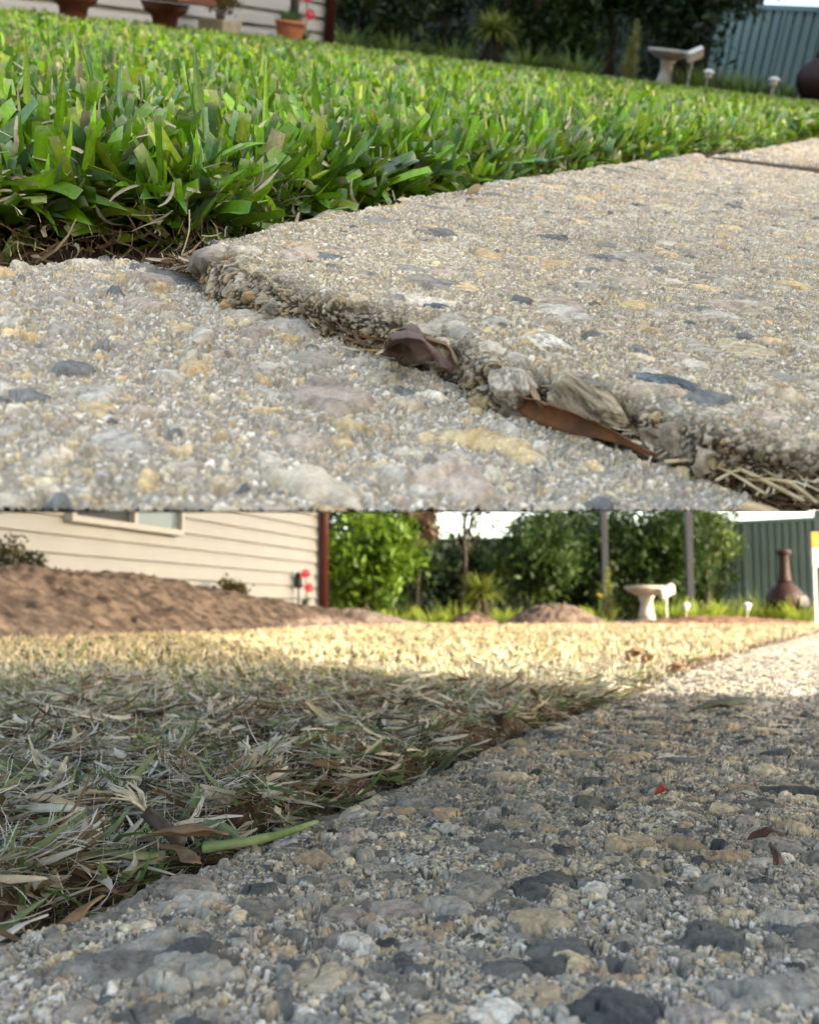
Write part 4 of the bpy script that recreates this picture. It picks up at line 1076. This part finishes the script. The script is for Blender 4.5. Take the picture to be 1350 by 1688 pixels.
rock(UPP, 612, 492, .0125, (.0065, .0050, .0040), (.2, .0, .2), "small cream pebble on the rim of the raised slab", ((.40, .33, .22), CREAM), 6, .002)
rock(UPP, 728, 580, .007, (.0085, .0045, .0060), (.1, .5, -.6), "thin tan stone wedged beside the dark withered leaf", ((.28, .22, .14), (.44, .36, .24)), 7)
rock(UPP, 1335, 778, .003, (.0080, .0060, .0075), (.1, .1, .4), "dull grey brown stone low in the joint at the right edge", (BRN, (.32, .28, .22)), 8)
rock(UPP, 905, 572, .0145, (.0110, .0080, .0036), (.05, .0, -.3), "broad cream stone set in the raised slab above its edge", ((.40, .34, .24), (.56, .50, .40)), 9, .001)
rock(UPP, 1100, 640, .0135, (.0130, .0065, .0036), (.12, .04, -.35), "bluish slate stone set in the raised slab above its edge", ((.05, .058, .062), (.17, .18, .18)), 10, .001)

def leaf_mat(name, c, c2, trans=.15): return mat(name, c, rough=.7, spec=.25, var=.2, vscale=160, bump=.5, bscale=260, col2=c2, c2scale=90, trans=trans)
M['deadleaf'] = leaf_mat("dark_dead_leaf", (.085, .05, .042), (.16, .105, .085), .1)
M['tanleaf'] = leaf_mat("tan_leaf", (.36, .25, .14), (.24, .15, .085), .2)
M['rustleaf'] = leaf_mat("rust_leaf", (.22, .09, .036), (.11, .05, .026), .15)
M['redleaf'] = leaf_mat("red_brown_leaf", (.12, .045, .03), (.06, .03, .022), .1)
M['straw'] = leaf_mat("straw_stalk", (.50, .41, .25), (.38, .28, .15), .05)
M['palestraw'] = leaf_mat("pale_fibre", (.68, .65, .56), (.60, .55, .42), .2)
M['greenstem'] = leaf_mat("green_stalk", (.13, .23, .06), (.26, .32, .14), .15)
M['sheath'] = leaf_mat("green_sheath", (.15, .21, .085), (.33, .31, .18), .2)
M['twig'] = leaf_mat("dark_twig", (.055, .045, .04), (.10, .085, .07), 0)
M['darkgreen'] = leaf_mat("dull_green_leaf", (.045, .07, .035), (.085, .10, .05), .15)
M['redbit'] = leaf_mat("red_petal", (.38, .06, .025), (.25, .04, .02), .1)
def leaf(fr, name, pa, pb, wd, label, m, cat="leaf", arch=.25, cup=.6, roll=0.0, group=None, wave=.12, taper=1.0, n=22, k=8):
    """a curled dry leaf or husk from pa to pb (points in the yard's frame)"""
    a, b = Vector(pa), Vector(pb); ax = (b - a); L = ax.length; t = ax.normalized()
    side = t.cross(Vector((0, 0, 1))).normalized(); nrm = side.cross(t)
    side, nrm = side * math.cos(roll) + nrm * math.sin(roll), nrm * math.cos(roll) - side * math.sin(roll)
    ph = random.uniform(0, 6)
    g = []
    for i in range(n + 1):
        f = i / n; w = wd * (0.10 + 0.90 * math.sin(math.pi * min(max(f * .93 + .05, 0), 1)) ** .75) * (1 - (1 - taper) * f)
        c = a + ax * f + nrm * (math.sin(math.pi * f) * arch * wd) + side * (math.sin(f * 5 + ph) * wave * wd * .5)
        row = []
        for j in range(k + 1):
            s = -1 + 2 * j / k
            an = s * cup * (1 + .3 * math.sin(f * 7 + ph))
            jag = (random.uniform(-.12, .12) * wd if abs(s) == 1 else 0)
            row.append(c + side * (math.sin(an) / max(cup, .05) * (w + jag) * .5) + nrm * ((math.cos(an) - 1) / max(cup, .05) * w * .5 * 1.2 + math.sin(f * 16 + s * 4 + ph) * wave * wd * .12 + (0.04 * wd if j == k // 2 else 0)) - a)
        g.append(row)
    mb = MB(); mb.sheet(g)
    o = mb.build(name, m, None, fr.M @ Matrix.Translation(a), smooth=True)
    md = o.modifiers.new("thickness", 'SOLIDIFY'); md.thickness = 0.00025
    return tag(o, label, cat, group)
def stalk(fr, name, pts, r, label, m, cat, group=None, n=7):
    pts = [Vector(p) for p in pts]; a = pts[0]
    fine = []
    for i in range(len(pts) - 1):
        p0, p1, p2, p3 = pts[max(i - 1, 0)], pts[i], pts[i + 1], pts[min(i + 2, len(pts) - 1)]
        for q in range(6):
            t = q / 6
            fine.append(.5 * (2 * p1 + (p2 - p0) * t + (2 * p0 - 5 * p1 + 4 * p2 - p3) * t * t + (3 * p1 - p0 - 3 * p2 + p3) * t ** 3))
    fine.append(pts[-1])
    rs = r if hasattr(r, '__len__') else (r, r)
    R = [rs[0] + (rs[1] - rs[0]) * i / (len(fine) - 1) for i in range(len(fine))]
    R = [x * random.uniform(.88, 1.12) for x in R]
    o = MB().tube([p - a for p in fine], R, n).build(name, m, None, fr.M @ Matrix.Translation(a), smooth=True)
    return tag(o, label, cat, group)
u = lambda px, py, z=0.004: UPP.onz(px, py, z)
l_ = lambda px, py, z=0.004: LOW.onz(px, py, z)
leaf(UPP, "dead_leaf", u(622, 566, .008), u(742, 606, .008), .016, "dark purple brown withered leaf crumpled in the joint between the slabs", M['deadleaf'], arch=.25, cup=.7, roll=.7, wave=.7)
leaf(UPP, "dead_leaf", u(655, 543, .013), u(702, 560, .014), .007, "small black curled leaf tip above the withered purple brown leaf", M['deadleaf'], arch=.5, cup=1.3, roll=.2, wave=.3)
leaf(UPP, "dry_leaf", u(705, 556, .012), u(762, 604, .006), .008, "tan folded dry leaf beside the orange tan stone", M['tanleaf'], arch=.3, cup=1.2, roll=.9)
leaf(UPP, "bark_strip", u(808, 640, .005), u(1082, 748, .006), .0095, "long orange brown strip of bark lying in the joint under the long brown stone", M['rustleaf'], "bark strip", arch=.10, cup=.8, roll=1.05, wave=.2)
leaf(UPP, "dry_leaf", u(862, 612, .013), u(895, 672, .007), .0035, "narrow brown leaf leaning across the long brown stone", M['tanleaf'], arch=.2, cup=.8, roll=.6)
leaf(UPP, "dead_leaf", u(1122, 766, .002), u(1165, 782, .002), .006, "small dull red leaf under the straws at the right", M['redleaf'], arch=.3, cup=.8, roll=.3)
leaf(UPP, "dead_leaf", u(1240 - 470, 318, RZ + .004), u(1240 - 445, 306, RZ + .008), .008, "pinkish dry leaf at the turf edge on the raised slab", M['tanleaf'], arch=.4, cup=.9)
g = "straws lying in the joint between the slabs"
for pa, pb, r, lab in (((1142, 742), (1325, 826), .0012, "thick straw running from the slab edge down to the lower right"), ((1095, 762), (1292, 768), .0011, "thick straw lying level across the right end of the joint"),
                       ((1140, 772), (1305, 778), .0009, "second level straw just below the thick level one"), ((1200, 745), (1348, 828), .0008, "thin straw parallel to the thick slanting one"),
                       ((1310, 768), (1322, 812), .0008, "short curved straw standing near the right edge"), ((1150, 760), (1262, 815), .0007, "fine straw crossing beneath the thick slanting one"),
                       ((1230, 790), (1346, 829), .0010, "straw in the lower right corner of the joint"), ((1180, 792), (1225, 775), .0008, "short straw stub leaning up between the level straws"),
                       ((1105, 752), (1160, 758), .0006, "fine grey green straw at the tip of the bark strip"), ((1225, 770), (1245, 752), .0007, "short broken straw propped on the level straws"),
                       ((755, 598), (832, 650), .0007, "bent brown twig at the upper end of the bark strip"), ((520, 518), (618, 556), .0005, "pale straw running along the debris filled joint"),
                       ((480, 492), (520, 540), .0006, "pale straw leaning across the upper joint"), ((296, 430), (312, 345), .0006, "tan straw standing upright at the corner of the turf")):
    a, b = u(*pa, .003), u(*pb, .004)
    if pb == (312, 345): b = UPP.ony(312, 345, a.y + .01)
    mid = a.lerp(b, .5) + Vector((random.uniform(-.002, .002), random.uniform(-.001, .001), random.uniform(.0005, .0025)))
    stalk(UPP, "straw", [a, mid, b], (r * .62, r * .45), lab, M['straw'], "straw", g)
# fine clippings filling the joint
n = 5600
ts = rng.random(n) ** 0.8
jp = np.array([tuple(UPP.onz(px, py, 0)[:2]) for px, py in [(312, 438), (360, 452), (420, 466), (480, 486), (545, 520), (610, 548), (700, 590), (800, 630), (880, 665), (960, 700), (1100, 745), (1200, 780), (1340, 830)]])
seg = ts * (len(jp) - 1); i = np.minimum(seg.astype(int), len(jp) - 2); f = (seg - i)[:, None]
P_ = jp[i] * (1 - f) + jp[i + 1] * f + rng.normal(0, .0038, (n, 2)) + np.where(ts < .5, 1.0, 0)[:, None] * np.array((-.0030, -.0062)) + np.where(ts < .5, 0, 1.0)[:, None] * np.array((.0012, .0030))
ff = rng.random(n)[:, None]
C_ = np.where(rng.random((n, 1)) < .5, np.array((.52, .44, .30)) * (.5 + .6 * ff), np.array((.20, .115, .06)) * (.4 + 1.0 * ff))
V1 = strips(np.stack([P_[:, 0], P_[:, 1], np.where(ts < .5, U(n, .000, .0060), U(n, -.010, .0065))], -1), rng.normal(-.7, 1.2, n), U(n, 1.35, 1.8), rng.normal(0, .4, n), U(n, .005, .016), U(n, .0003, .0022), C_, C_, K=3, tipw=.4, fold=.3, twist=U(n, -1, 1), azc=rng.normal(0, .8, n), jag=.6)
V, Q, C = V1
ns = UPP.ray(0, 843).cross(UPP.ray(1350, 843))
below = (ns.x * V[:, 0] + ns.y * V[:, 1] + ns.z * (V[:, 2] - .1)) * (1 if ns.z > 0 else -1) < .0006
bad = below.reshape(n, -1).any(1)
Q = Q[~np.repeat(bad, len(Q) // n)]
link("joint_clippings", pts_mesh("joint_clippings", V, Q, np.clip(C, 0, 1)), M['thatch'], None, UPP.M, 'stuff')

# near yard
stalk(LOW, "green_shoot", [l_(336, 1398, .004), l_(430, 1384, .007), l_(522, 1356, .004)], (.0026, .0013), "smooth fresh green stem lying on the slab edge", M['greenstem'], "stem")
stalk(LOW, "twig", [l_(300, 1390, .004), l_(268, 1362, .012), l_(240, 1338, .018)], (.0036, .0030), "dark broken twig with frayed white end at the edge of the scalped lawn", M['twig'], "twig")
tw = bpy.context.scene.collection.objects[-1]
a = l_(240, 1338, .018)
for k in range(11):
    q = LOW.onz(random.uniform(172, 232), random.uniform(1280, 1318), .030)
    fb = MB().tube([a - Vector(tw.matrix_world.translation), a.lerp(q, .5) + Vector((random.uniform(-.002, .002), 0, .002)) - tw.matrix_world.translation, q - tw.matrix_world.translation], [.0009, .0006, .0002], 5).build("fibre", M['palestraw'], tw, smooth=True)
leaf(LOW, "dry_leaf", l_(228, 1382, .008), l_(378, 1376, .012), .009, "tan curled dry leaf arching over the green stem's base", M['tanleaf'], arch=.5, cup=1.1, roll=.4, wave=.3)
leaf(LOW, "dry_leaf", l_(262, 1392, .002), l_(330, 1424, .002), .010, "shredded tan husk hanging below the twig", M['tanleaf'], arch=.2, cup=.8, roll=.2, wave=.4)
leaf(LOW, "grass_sheath", l_(62, 1416, .004), l_(262, 1408, .004), .013, "long dull green sheath lying along the cut edge of the scalped lawn", M['sheath'], "sheath", arch=.15, cup=1.2, roll=.3, wave=.1)
leaf(LOW, "grass_sheath", l_(195, 1455, -.004), l_(268, 1405, .002), .014, "grey green sheath hanging down to the slab edge", M['sheath'], "sheath", arch=.2, cup=.9, roll=.4)
leaf(LOW, "dry_leaf", l_(60, 1560, -.006), l_(172, 1476, .004), .008, "brown dry blade in the dark gap beside the slab", M['tanleaf'], arch=.2, cup=1.0, roll=.4)
leaf(LOW, "frayed_straw", l_(-30, 1560, -.004), l_(80, 1508, .002), .0055, "pale frayed blade at the left edge of the dark gap", M['palestraw'], "blade", arch=.2, cup=.8, roll=.3)
leaf(LOW, "green_leaf", l_(710, 1278, .006), l_(780, 1222, .022), .008, "dull green broad blade leaning on the slab edge", M['darkgreen'], "blade", arch=.2, cup=.6, roll=.2, wave=.1)
leaf(LOW, "green_leaf", l_(1140, 1172, .002), l_(1238, 1152, .005), .020, "dark green leaf lying on the shaded slab near the sun line", M['darkgreen'], arch=.3, cup=.6)
leaf(LOW, "red_leaf", l_(1232, 1384, .004), l_(1292, 1378, .006), .007, "red brown curled leaf scrap on the slab at right", M['redleaf'], arch=.6, cup=1.0, wave=.4)
leaf(LOW, "red_leaf", l_(1282, 1425, .003), l_(1272, 1388, .006), .0045, "narrow red brown leaf stalk below the curled scrap", M['redleaf'], arch=.3, cup=1.0, wave=.3)
leaf(LOW, "red_petal", l_(1080, 1310, .003), l_(1103, 1303, .005), .008, "tiny bright red petal on the shaded slab", M['redbit'], "petal", arch=.5, cup=.7)
leaf(LOW, "pale_scrap", l_(1218, 1306, .003), l_(1250, 1312, .004), .004, "tiny pale green scrap on the slab right of the red petal", M['palestraw'], "scrap", arch=.4, cup=.8)
for pa, pb, w, lab in (((1030, 1092), (1060, 1070), .03, "crumpled brown dead leaf standing in the bleached grass"), ((1058, 1095), (1082, 1078), .026, "brown dead leaf leaning on the crumpled one in the bleached grass"), ((1098, 1108), (1128, 1098), .022, "dark brown leaf by the slab edge in the bleached grass")):
    a = l_(*pa, .02); b = LOW.ony(*pb, a.y + .02)
    leaf(LOW, "dead_leaf", a, b, w, lab, M['tanleaf'], arch=.4, cup=1.0, roll=.5, wave=.4)
